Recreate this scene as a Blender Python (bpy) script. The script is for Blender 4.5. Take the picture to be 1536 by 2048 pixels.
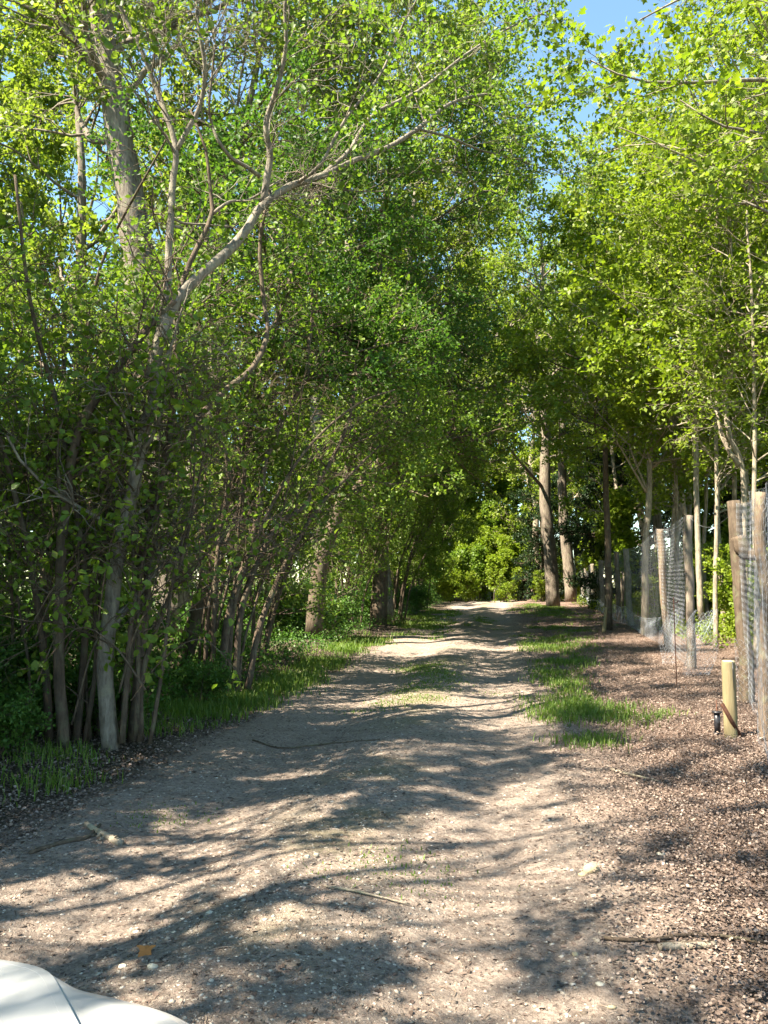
import bpy, math
import numpy as np
C = bpy.context.scene
for o in list(bpy.data.objects):
    bpy.data.objects.remove(o)
COL = C.collection

# ------------------------------------------------------------------ camera
F = 1540.0; W2, H2 = 768.0, 1024.0; PITCH = math.radians(5.12); EYE = 1.3
cam = bpy.data.cameras.new('camera'); cam_o = bpy.data.objects.new('camera', cam); COL.objects.link(cam_o)
cam.sensor_fit = 'VERTICAL'; cam.sensor_height = 24.0; cam.lens = 24.0 * F / 2048.0
cam.clip_start = 0.05; cam.clip_end = 2000
cam_o.location = (0, 0, EYE); cam_o.rotation_euler = (math.pi / 2 + PITCH, 0, 0)
C.camera = cam_o
# ------------------------------------------------------------------ sun, sky, exposure
SUN_EL = math.radians(52.0)
TRAVEL = np.array([0.895, 0.446])                      # horizontal direction in which the light travels
sd = np.array([-TRAVEL[0] * math.cos(SUN_EL), -TRAVEL[1] * math.cos(SUN_EL), math.sin(SUN_EL)])
sun = bpy.data.lights.new('sun', 'SUN'); sun.energy = 5.0; sun.angle = math.radians(0.45); sun.color = (1.0, 0.90, 0.74)
sun_o = bpy.data.objects.new('sun', sun); COL.objects.link(sun_o); sun_o.location = (-20, -8, 30)
from mathutils import Vector
sun_o.rotation_euler = Vector(sd).to_track_quat('Z', 'Y').to_euler()
world = bpy.data.worlds.new('World'); C.world = world; world.use_nodes = True
wn = world.node_tree; bgn = wn.nodes['Background']
sk = wn.nodes.new('ShaderNodeTexSky'); sk.sky_type = 'NISHITA'; sk.sun_disc = False
sk.sun_elevation = SUN_EL; sk.sun_rotation = math.atan2(sd[0], sd[1]); sk.air_density = 1.0; sk.dust_density = 0.0; sk.ozone_density = 6.0
wb = wn.nodes.new('ShaderNodeVectorMath'); wb.operation = 'MULTIPLY'; wb.inputs[1].default_value = (1.08, 1.04, 0.84)
wn.links.new(sk.outputs[0], wb.inputs[0]); wn.links.new(wb.outputs[0], bgn.inputs[0]); bgn.inputs[1].default_value = 0.085
C.view_settings.view_transform = 'Standard'; C.view_settings.look = 'None'; C.view_settings.gamma = 1.0
C.view_settings.exposure = 2.5
C.render.engine = 'CYCLES'
cy = C.cycles
cy.max_bounces = 9; cy.diffuse_bounces = 6; cy.transmission_bounces = 6; cy.glossy_bounces = 2; cy.transparent_max_bounces = 4
cy.caustics_reflective = False; cy.caustics_refractive = False; cy.use_denoising = True
try: cy.denoiser = 'OPENIMAGEDENOISE'
except Exception: pass

# ------------------------------------------------------------------ geometry helpers
cp, sp = math.cos(PITCH), math.sin(PITCH)
def P(px, py, Y):
    """a photograph pixel at forward distance Y as a point of the place"""
    cx = (px - W2) / F; cyy = (H2 - py) / F
    s = Y / (cp - sp * cyy)
    return np.array([cx * s, Y, EYE + (sp + cp * cyy) * s])
def G(px, py):
    cx = (px - W2) / F; cyy = (H2 - py) / F
    s = -EYE / (sp + cp * cyy)
    return np.array([cx * s, (cp - sp * cyy) * s, 0.0])
def nrm(v): return v / (np.linalg.norm(v, axis=-1, keepdims=True) + 1e-9)
def smooth(x, a, b):
    t = np.clip((x - a) / (b - a), 0, 1); return t * t * (3 - 2 * t)
def centre(y):
    y = np.asarray(y, float)
    return -0.85 + 0.15 * y - 0.03 * np.clip(y - 44, 0, None) ** 2
def hz(x, y):
    x = np.asarray(x, float); y = np.asarray(y, float)
    d = x - centre(np.clip(y, -10, 60))
    h = 0.018 * np.sin(x * 0.9 + 1.3) * np.sin(y * 0.4 + .4) + 0.008 * np.sin(x * 2.3 + y * 1.1) + 0.005 * np.sin(x * 5.1 - y * 3.7 + 2) + .005 * np.sin(y * 4.3 + x * 1.7)
    rut = np.exp(-((d + 0.78) / 0.3) ** 2) + np.exp(-((d - 0.82) / 0.3) ** 2)
    h = h - 0.04 * rut + 0.03 * np.exp(-(d / 0.35) ** 2)
    h = h + 0.10 * smooth(-d, 1.7, 3.2) + 0.07 * smooth(d, 1.8, 2.6)
    return h
def make(name, verts, loops, starts, mat, parent=None, rnd=None, smooth_=False, loc=None):
    me = bpy.data.meshes.new(name)
    verts = np.asarray(verts, np.float32)
    if loc is not None: verts = verts - np.asarray(loc, np.float32)
    me.vertices.add(len(verts)); me.vertices.foreach_set('co', verts.ravel())
    me.loops.add(len(loops)); me.loops.foreach_set('vertex_index', np.asarray(loops, np.int32).ravel())
    me.polygons.add(len(starts)); me.polygons.foreach_set('loop_start', np.asarray(starts, np.int32))
    if smooth_: me.polygons.foreach_set('use_smooth', np.ones(len(starts), bool))
    me.update(calc_edges=True)
    if rnd is not None:
        a = me.attributes.new('rnd', 'FLOAT', 'FACE'); a.data.foreach_set('value', np.asarray(rnd, np.float32))
    mats = mat if isinstance(mat, (list, tuple)) else [mat]
    for m in mats: me.materials.append(m)
    o = bpy.data.objects.new(name, me); COL.objects.link(o)
    if parent is not None: o.parent = parent
    return o
def from_faces(name, verts, faces, mat, parent=None, **k):
    loops = [i for f in faces for i in f]; st = np.cumsum([0] + [len(f) for f in faces[:-1]])
    return make(name, verts, loops, st, mat, parent, **k)
def tag(o, label=None, cat=None, group=None, kind=None):
    if label: o['label'] = label
    if cat: o['category'] = cat
    if group: o['group'] = group
    if kind: o['kind'] = kind
    return o
def thing(name, loc, label, cat, group=None):
    o = bpy.data.objects.new(name, None); COL.objects.link(o); o.location = [float(v) for v in loc]; o.empty_display_size = .2
    return tag(o, label, cat, group)

class Mesh:                                             # collects pieces of one mesh
    def __init__(s): s.v = []; s.l = []; s.st = []; s.n = 0; s.ln = 0; s.r = []
    def add(s, v, quads, rnd=None):                     # quads (m,k)
        quads = np.asarray(quads)
        s.v.append(np.asarray(v, np.float32)); s.l.append((quads + s.n).ravel())
        s.st.append(s.ln + np.arange(len(quads)) * quads.shape[1]); s.n += len(v); s.ln += quads.size
        s.r.append(np.zeros(len(quads)) if rnd is None else rnd)
    def build(s, name, mat, parent=None, **k):
        return make(name, np.concatenate(s.v), np.concatenate(s.l), np.concatenate(s.st), mat, parent, rnd=np.concatenate(s.r), **k)
    def tubes(s, Pn, Rn, sides, rng=None, cap=True, rough=0.0):
        """Pn (n,K,3) centre lines, Rn (n,K) radii"""
        n, K, _ = Pn.shape
        if n == 0: return
        T = np.gradient(Pn, axis=1); T = nrm(T)
        m = np.abs(T.mean(1)); ref = np.eye(3)[np.argmin(m, 1)][:, None, :]
        U = nrm(np.cross(T, np.broadcast_to(ref, T.shape))); V = np.cross(T, U)
        a = np.arange(sides) * 2 * math.pi / sides
        R = Rn[:, :, None] * np.ones(sides)
        if rough and rng is not None: R = R * (1 + rough * rng.standard_normal(R.shape))
        ring = Pn[:, :, None, :] + R[..., None] * (np.cos(a)[:, None] * U[:, :, None, :] + np.sin(a)[:, None] * V[:, :, None, :])
        base = (np.arange(n) * K * sides)[:, None, None]; k = (np.arange(K - 1) * sides)[None, :, None]; j = np.arange(sides)[None, None, :]; j2 = (j + 1) % sides
        q = np.stack([base + k + j, base + k + j2, base + k + sides + j2, base + k + sides + j], -1).reshape(-1, 4)
        s.add(ring.reshape(-1, 3), q, np.repeat(RNG.random(n), (K - 1) * sides))
        if cap:
            top = (np.arange(n) * K * sides)[:, None] + (K - 1) * sides + np.arange(sides)
            s.ln_add(top, n); s.ln_add((np.arange(n) * K * sides)[:, None] + np.arange(sides)[::-1], n)
    def ln_add(s, f, n):                                # faces on the vertices just added
        off = s.n - len(s.v[-1])
        s.l.append((f + off).ravel()); s.st.append(s.ln + np.arange(n) * f.shape[1]); s.ln += f.size; s.r.append(np.zeros(n))
    def box(s, c, size, rot=0.0):
        x, y, z = np.array(size) / 2
        v = np.array([[i, j, k] for k in (-z, z) for j in (-y, y) for i in (-x, x)])
        R = np.array([[math.cos(rot), -math.sin(rot), 0], [math.sin(rot), math.cos(rot), 0], [0, 0, 1]])
        s.add(v @ R.T + np.array(c), [[0, 2, 3, 1], [4, 5, 7, 6], [0, 1, 5, 4], [2, 6, 7, 3], [0, 4, 6, 2], [1, 3, 7, 5]])
RNG = np.random.default_rng(7)

def spline(pts, K):
    p = np.asarray(pts, float)
    if len(p) == 2: return p[0] + (p[1] - p[0]) * np.linspace(0, 1, K)[:, None]
    q = np.vstack([2 * p[0] - p[1], p, 2 * p[-1] - p[-2]])
    L = np.r_[0, np.cumsum(np.linalg.norm(np.diff(p, axis=0), axis=1))]; t = np.linspace(0, L[-1], K)
    i = np.clip(np.searchsorted(L, t, side='right') - 1, 0, len(p) - 2); f = ((t - L[i]) / (L[i + 1] - L[i] + 1e-9))[:, None]
    a, b, c, d = q[i], q[i + 1], q[i + 2], q[i + 3]
    return .5 * ((2 * b) + (c - a) * f + (2 * a - 5 * b + 4 * c - d) * f ** 2 + (3 * b - a - 3 * c + d) * f ** 3)
def line(pts, r, K=24, wob=0.0, rng=RNG):
    """pts (n,3); r radii at the pts"""
    Q = spline(pts, K); p = np.asarray(pts, float)
    L = np.r_[0, np.cumsum(np.linalg.norm(np.diff(p, axis=0), axis=1))]
    R = np.interp(np.linspace(0, L[-1], K), L, np.interp(np.linspace(0, 1, len(p)), np.linspace(0, 1, len(r)), r))
    if wob: Q = Q + rng.standard_normal(Q.shape) * wob * R[:, None]
    return Q, R
def kids(Pn, Rn, m, t0, t1, ang, L, radf, K, gn, trop, rng, flat=1.0, prof=None, rmin=0.0):
    n, Kp, _ = Pn.shape
    if n == 0 or m == 0: return np.zeros((0, K, 3)), np.zeros((0, K))
    idx = np.repeat(np.arange(n), m); N = len(idx)
    t = rng.uniform(t0, t1, N); f = t * (Kp - 1); i = np.minimum(f.astype(int), Kp - 2); fr = (f - i)[:, None]
    A, B = Pn[idx, i], Pn[idx, i + 1]; pos = A + (B - A) * fr; tan = nrm(B - A)
    r = rng.standard_normal((N, 3)); perp = nrm(r - (r * tan).sum(1, keepdims=True) * tan)
    a = rng.uniform(ang[0], ang[1], N)[:, None]
    d = nrm(np.cos(a) * tan + np.sin(a) * perp); d[:, 2] *= flat; d = nrm(d)
    ln = L * rng.uniform(.6, 1.25, N) * (prof(t) if prof else (1.1 - .6 * t))
    r0 = np.maximum(Rn[idx, i] * radf * rng.uniform(.7, 1.1, N), rmin)
    out = np.zeros((N, K, 3)); out[:, 0] = pos
    for k in range(1, K):
        d = d + gn * rng.standard_normal((N, 3)); d[:, 2] += trop; d = nrm(d)
        out[:, k] = out[:, k - 1] + d * (ln / (K - 1))[:, None]
    R = r0[:, None] * np.linspace(1, .35, K)[None]
    return out, R

LEAF = {
 'simple': (np.array([[0, 0, 0], [.5, .3, .05], [1, 0, 0], [.5, -.3, .05]]), [[0, 1, 2, 3]]),
 'fold': (np.array([[0, 0, 0], [.35, .36, .10], [.78, .24, .08], [1, 0, -.06], [.78, -.24, .08], [.35, -.36, .10]]), [[0, 3, 2, 1], [0, 5, 4, 3]]),
 'lobed': (np.array([[0, 0, 0], [.1, .5, .08], [.42, .26, 0], [.62, .52, .05], [.68, .2, 0], [1.05, 0, -.1], [.68, -.2, 0], [.62, -.52, .05], [.42, -.26, 0], [.1, -.5, .08]]),
           [[0, 2, 1, 0], [0, 8, 9, 0]]),
}
def leaf_add(M, pos, ax, up, size, shape, rng, rnd=None):
    if len(pos) == 0: return
    T = np.asarray(LEAF[shape][0]); fs = LEAF[shape][1]
    ax = nrm(ax); sd_ = nrm(np.cross(up, ax)); w = np.cross(ax, sd_)
    V = pos[:, None, :] + size[:, None, None] * (T[None, :, 0, None] * ax[:, None] + T[None, :, 1, None] * sd_[:, None] + T[None, :, 2, None] * w[:, None])
    m = T.shape[0]; b = (np.arange(len(pos)) * m)[:, None]
    if rnd is None: rnd = rng.random(len(pos))
    if shape == 'lobed':
        M.add(V.reshape(-1, 3), b + np.array([0, 5, 4, 2]), rnd)
        for f in ([0, 8, 6, 5], [0, 2, 1], [2, 4, 3], [6, 8, 7], [0, 9, 8]):
            M.ln_add2(b + np.array(f), rnd)
    else:
        M.add(V.reshape(-1, 3), b + np.array(fs[0]), rnd)
        for f in fs[1:]: M.ln_add2(b + np.array(f), rnd)
def _l2(s, f, rnd):
    off = s.n - len(s.v[-1]); s.l.append((f + off).ravel()); s.st.append(s.ln + np.arange(len(f)) * f.shape[1]); s.ln += f.size; s.r.append(rnd)
Mesh.ln_add2 = _l2

# the gaps in the canopy: where the sun reaches the track (px, py, rx, ry, tilt), as ellipses of the photograph laid on the ground
LIT = [(120, 1772, 130, 14, -6), (230, 1815, 240, 22, -7), (420, 1795, 170, 24, -6), (90, 1865, 110, 12, 0), (300, 1770, 100, 12, -5), (560, 1775, 170, 16, -6),
 (400, 1640, 90, 14, 0), (540, 1655, 110, 16, -5), (600, 1618, 150, 12, -5), (290, 1690, 60, 8, 0), (560, 1720, 190, 12, -8), (420, 1698, 60, 8, 0),
 (900, 1700, 330, 34, -6), (760, 1735, 300, 30, -6), (1010, 1655, 210, 26, -6), (840, 1780, 230, 24, 0), (1120, 1745, 180, 26, -4),
 (1330, 1630, 220, 30, -8), (1440, 1590, 160, 18, -8), (1400, 1700, 150, 16, -4), (1440, 1760, 130, 16, -4), (1180, 1800, 160, 14, -4),
 (650, 1872, 110, 16, 0), (880, 1862, 120, 10, -4), (1230, 1868, 100, 18, -4), (1000, 1935, 110, 16, 0), (1130, 1925, 120, 10, 0), (1400, 1950, 130, 24, -4), (860, 1998, 110, 12, 0),
 (1100, 2012, 150, 14, 0), (1480, 2020, 90, 14, 0), (380, 1988, 60, 10, 0), (600, 1970, 60, 8, 0), (600, 1545, 60, 6, -3), (1080, 1576, 110, 8, -8), (860, 1585, 70, 6, 0),
 (1050, 1600, 90, 7, -4), (1250, 1520, 110, 9, -6), (1180, 1500, 80, 8, -6), (1480, 1540, 80, 10, -6),
 (880, 1402, 170, 13, 2), (1300, 1842, 160, 14, -5), (1460, 1850, 90, 12, -5), (1270, 1700, 130, 14, -5), (1500, 1660, 60, 14, -5), (1460, 1905, 80, 10, 0), (1300, 1590, 130, 10, -6), (1180, 1560, 90, 8, -5), (1000, 1440, 90, 8, 0), (760, 1436, 120, 7, -4), (700, 1372, 120, 7, -8), (1010, 1375, 80, 6, 3), (820, 1330, 150, 5, -4), (1000, 1345, 80, 4, 0),
 (760, 1300, 80, 4, -5), (930, 1292, 160, 5, 0), (1010, 1310, 60, 4, 0), (980, 1248, 90, 4, 0), (880, 1262, 70, 3, 0), (980, 1225, 70, 3, 0), (1000, 1208, 60, 3, 0),
 (1110, 1245, 70, 8, 0), (1110, 1300, 50, 8, 0), (1190, 1240, 60, 10, 0), (1250, 1268, 80, 7, 0), (1160, 1352, 90, 9, 0), (1210, 1395, 90, 9, -3), (1290, 1372, 70, 8, 0),
 (1360, 1398, 60, 8, 0), (1440, 1290, 60, 8, 0), (1400, 1320, 80, 7, 0), (1420, 1440, 70, 8, 0), (1300, 1420, 60, 7, 0), (1500, 1440, 50, 8, 0), (1330, 1470, 80, 8, -4)]
LIT = np.array(LIT, float)
def vnoise(x, y, seed):
    def h(i, j):
        n = (i * 374761393 + j * 668265263 + seed * 974711) & 0x7fffffff; n = ((n ^ (n >> 13)) * 1274126177) & 0x7fffffff
        return ((n ^ (n >> 16)) & 0xffff) / 65535.0
    i = np.floor(x).astype(np.int64); j = np.floor(y).astype(np.int64); u = x - i; v = y - j; u = u * u * (3 - 2 * u); v = v * v * (3 - 2 * v)
    return (h(i, j) * (1 - u) + h(i + 1, j) * u) * (1 - v) + (h(i, j + 1) * (1 - u) + h(i + 1, j + 1) * u) * v
def lit_mask(p):
    """True for leaves whose shadow would fall where the track is sunlit"""
    t = p[:, 2:3] / math.tan(SUN_EL)
    g = p[:, :2] + TRAVEL * t; Y = g[:, 1]
    ok = (Y > 1.9) & (Y < 60)
    Yc = np.where(ok, Y, 10.0)
    dep = Yc * cp - EYE * sp; up = -EYE * cp - Yc * sp
    px = W2 + F * g[:, 0] / dep; py = H2 - F * up / dep
    px = px + 10 * np.sin(py * .05) ; py = py + 2.5 * np.sin(px * .045) * np.clip((py - 1162) / 300, .1, 2)
    m = np.zeros(len(p))
    for cx_, cy_, rx, ry, a in LIT:
        a = math.radians(-a * .6); dx = px - cx_; dy = -(py - cy_)
        u = dx * math.cos(a) + dy * math.sin(a); v = -dx * math.sin(a) + dy * math.cos(a)
        grow_ = .06 * 2002 / np.clip(Yc, 2, 60) ** 2
        m = np.maximum(m, np.clip(1.35 - np.sqrt((u / (rx + 15)) ** 2 + (v / (ry * 1.1 + grow_)) ** 2), 0, .62))
    gu = g[:, 0] * TRAVEL[0] + g[:, 1] * TRAVEL[1]; gv = -g[:, 0] * TRAVEL[1] + g[:, 1] * TRAVEL[0]
    nz = .5 * vnoise(gu * 2.2, gv * 6.0, 3) + .5 * vnoise(gu * 4 + 9, gv * 11, 5)
    return (m * .85 + nz * 1.1 > .85) & ok
LOCAL = [False]                                         # templates are grown at the origin and moved afterwards
def cam_clear(p, near=3.0):
    if LOCAL[0]: return np.ones(len(p), bool)
    d = p - np.array([0, 0, EYE])
    dep = d[:, 1] * cp + d[:, 2] * sp
    inside = (dep > 0) & (np.abs(d[:, 0]) < dep * .6) & (np.abs(-d[:, 1] * sp + d[:, 2] * cp) < dep * .78)
    return (np.linalg.norm(d, axis=1) > 1.6) & ~(inside & (dep < near))

# ------------------------------------------------------------------ materials
def new_mat(name):
    m = bpy.data.materials.new(name); m.use_nodes = True; nt = m.node_tree; nt.nodes.clear()
    out = nt.nodes.new('ShaderNodeOutputMaterial'); return m, nt, out
def N(nt, t, **k):
    n = nt.nodes.new(t)
    for a, b in k.items(): setattr(n, a, b)
    return n
def ramp(nt, stops, src):
    r = N(nt, 'ShaderNodeValToRGB'); e = r.color_ramp.elements
    while len(e) < len(stops): e.new(0.5)
    for i, (p_, c_) in enumerate(stops): e[i].position = p_; e[i].color = (*c_, 1)
    nt.links.new(src, r.inputs[0]); return r
def noise(nt, scale, det=4, rough=.6, src=None, dist=0.0):
    n = N(nt, 'ShaderNodeTexNoise'); n.inputs['Scale'].default_value = scale; n.inputs['Detail'].default_value = det; n.inputs['Roughness'].default_value = rough; n.inputs['Distortion'].default_value = dist
    if src is not None: nt.links.new(src, n.inputs['Vector'])
    return n
def mth(nt, op, a, b=None, c=None, clamp=False):
    n = N(nt, 'ShaderNodeMath', operation=op); n.use_clamp = clamp
    for i, v in enumerate((a, b, c)):
        if v is None: continue
        if isinstance(v, (int, float)): n.inputs[i].default_value = v
        else: nt.links.new(v, n.inputs[i])
    return n.outputs[0]
def mixc(nt, f, a, b):
    n = N(nt, 'ShaderNodeMix', data_type='RGBA')
    for s, v in ((n.inputs[0], f), (n.inputs[6], a), (n.inputs[7], b)):
        if isinstance(v, (int, float)): s.default_value = v
        elif isinstance(v, tuple): s.default_value = (*v, 1)
        else: nt.links.new(v, s)
    return n.outputs[2]
def leaf_mat(name, cols, trans=.45, tcol=1.5, gloss=.3):
    m, nt, out = new_mat(name)
    at = N(nt, 'ShaderNodeAttribute', attribute_name='rnd')
    g = N(nt, 'ShaderNodeNewGeometry')
    nz = noise(nt, .6, 2, .5, g.outputs['Position'])
    v = mth(nt, 'ADD', mth(nt, 'MULTIPLY', at.outputs['Fac'], .62), mth(nt, 'MULTIPLY', nz.outputs['Fac'], .42), clamp=True)
    k = len(cols) - 1; r = ramp(nt, [(i / k, c) for i, c in enumerate(cols)], v)
    d = N(nt, 'ShaderNodeBsdfPrincipled'); d.inputs['Roughness'].default_value = .5; d.inputs['Specular IOR Level'].default_value = gloss
    nt.links.new(r.outputs[0], d.inputs['Base Color'])
    t = N(nt, 'ShaderNodeBsdfTranslucent')
    tc = N(nt, 'ShaderNodeVectorMath', operation='MULTIPLY'); tc.inputs[1].default_value = (tcol * 1.05, tcol * 1.1, tcol * .55)
    nt.links.new(r.outputs[0], tc.inputs[0]); nt.links.new(tc.outputs[0], t.inputs[0])
    mx = N(nt, 'ShaderNodeMixShader'); mx.inputs[0].default_value = trans
    nt.links.new(d.outputs[0], mx.inputs[1]); nt.links.new(t.outputs[0], mx.inputs[2]); nt.links.new(mx.outputs[0], out.inputs[0])
    return m
def bark_mat(name, c1, c2, c3, scale=14.0, stretch=.22, bump=.5):
    m, nt, out = new_mat(name)
    tc = N(nt, 'ShaderNodeNewGeometry'); mp = N(nt, 'ShaderNodeMapping'); mp.inputs['Scale'].default_value = (1, 1, stretch)
    nt.links.new(tc.outputs['Position'], mp.inputs['Vector'])
    n1 = noise(nt, scale, 6, .65, mp.outputs[0]); n2 = noise(nt, scale * .35, 4, .6, tc.outputs['Position']); n3 = noise(nt, scale * 4, 3, .7, mp.outputs[0])
    r = ramp(nt, [(.3, c1), (.62, c2)], n1.outputs['Fac'])
    lich = ramp(nt, [(.52, (0, 0, 0)), (.66, (1, 1, 1))], n2.outputs['Fac'])
    col = mixc(nt, mth(nt, 'MULTIPLY', lich.outputs[0], .75), r.outputs[0], c3)
    b = N(nt, 'ShaderNodeBump'); b.inputs['Strength'].default_value = bump; b.inputs['Distance'].default_value = .02
    nt.links.new(mth(nt, 'ADD', n1.outputs['Fac'], mth(nt, 'MULTIPLY', n3.outputs['Fac'], .4)), b.inputs['Height'])
    d = N(nt, 'ShaderNodeBsdfPrincipled'); d.inputs['Roughness'].default_value = .85; d.inputs['Specular IOR Level'].default_value = .2
    nt.links.new(col, d.inputs['Base Color']); nt.links.new(b.outputs[0], d.inputs['Normal']); nt.links.new(d.outputs[0], out.inputs[0])
    return m
def plain(name, c1, c2, rough=.6, metal=0.0, scale=20, bump=.2, spec=.4, coat=0.0):
    m, nt, out = new_mat(name)
    g = N(nt, 'ShaderNodeNewGeometry'); n = noise(nt, scale, 5, .6, g.outputs['Position']); r = ramp(nt, [(.35, c1), (.65, c2)], n.outputs['Fac'])
    d = N(nt, 'ShaderNodeBsdfPrincipled'); d.inputs['Roughness'].default_value = rough; d.inputs['Metallic'].default_value = metal; d.inputs['Specular IOR Level'].default_value = spec; d.inputs['Coat Weight'].default_value = coat
    d.inputs['Coat Roughness'].default_value = .06
    nt.links.new(r.outputs[0], d.inputs['Base Color'])
    if bump:
        b = N(nt, 'ShaderNodeBump'); b.inputs['Strength'].default_value = bump; b.inputs['Distance'].default_value = .01
        nt.links.new(n.outputs['Fac'], b.inputs['Height']); nt.links.new(b.outputs[0], d.inputs['Normal'])
    nt.links.new(d.outputs[0], out.inputs[0]); return m
def litter_mat(name, cols, rough=.7, trans=0.0):
    m, nt, out = new_mat(name)
    at = N(nt, 'ShaderNodeAttribute', attribute_name='rnd'); k = len(cols) - 1
    r = ramp(nt, [(i / k, c) for i, c in enumerate(cols)], at.outputs['Fac'])
    d = N(nt, 'ShaderNodeBsdfPrincipled'); d.inputs['Roughness'].default_value = rough; d.inputs['Specular IOR Level'].default_value = .25
    nt.links.new(r.outputs[0], d.inputs['Base Color']); nt.links.new(d.outputs[0], out.inputs[0]); return m

L_HAZEL = leaf_mat('hazel_leaf', [(.055, .11, .012), (.09, .155, .017), (.125, .19, .023), (.17, .22, .035)], .42, 1.6)
L_BRIGHT = leaf_mat('maple_leaf', [(.08, .13, .010), (.12, .18, .013), (.165, .22, .018), (.22, .25, .04)], .42, 1.6)
L_OAK = leaf_mat('spring_leaf', [(.075, .12, .016), (.115, .165, .02), (.155, .20, .03), (.20, .23, .06)], .5, 1.5)
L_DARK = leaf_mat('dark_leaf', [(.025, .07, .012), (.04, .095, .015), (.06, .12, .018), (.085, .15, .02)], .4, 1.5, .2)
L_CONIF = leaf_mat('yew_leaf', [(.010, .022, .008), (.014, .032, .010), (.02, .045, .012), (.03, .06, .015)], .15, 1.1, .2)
L_UNDER = leaf_mat('undergrowth_leaf', [(.03, .08, .015), (.05, .12, .02), (.075, .155, .025), (.11, .19, .035)], .4, 1.4)
M_GRASS = leaf_mat('grass_blade', [(.06, .12, .016), (.09, .165, .022), (.13, .20, .03), (.22, .22, .08)], .4, 1.4)
B_GREY = bark_mat('grey_bark', (.07, .057, .044), (.25, .22, .175), (.27, .25, .17), 22, .3, .8)
B_BROWN = bark_mat('brown_bark', (.04, .03, .021), (.125, .092, .064), (.13, .125, .075), 26)
B_OAK = bark_mat('furrowed_bark', (.06, .047, .035), (.22, .18, .14), (.22, .21, .14), 22, .12, .9)
B_PALE = bark_mat('pale_bark', (.12, .095, .07), (.33, .28, .21), (.29, .28, .18), 20, .35, .7)
W_POST = bark_mat('weathered_wood', (.08, .055, .036), (.21, .15, .10), (.21, .20, .12), 26, .06, .6)
W_NEW = bark_mat('yellow_wood', (.13, .105, .055), (.235, .19, .105), (.17, .165, .085), 20, .06, .3)
M_WIRE = plain('galvanised_wire', (.20, .21, .22), (.34, .35, .37), .5, .6, 30, 0)
M_NET = plain('pale_netting', (.30, .33, .37), (.48, .52, .57), .5, .4, 30, 0)
M_IRON = plain('rusty_iron', (.05, .022, .014), (.11, .045, .025), .7, .4, 60, .3)
M_BLACK = plain('black_paint', (.01, .01, .012), (.03, .03, .035), .35, .0, 40, .1)

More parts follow.
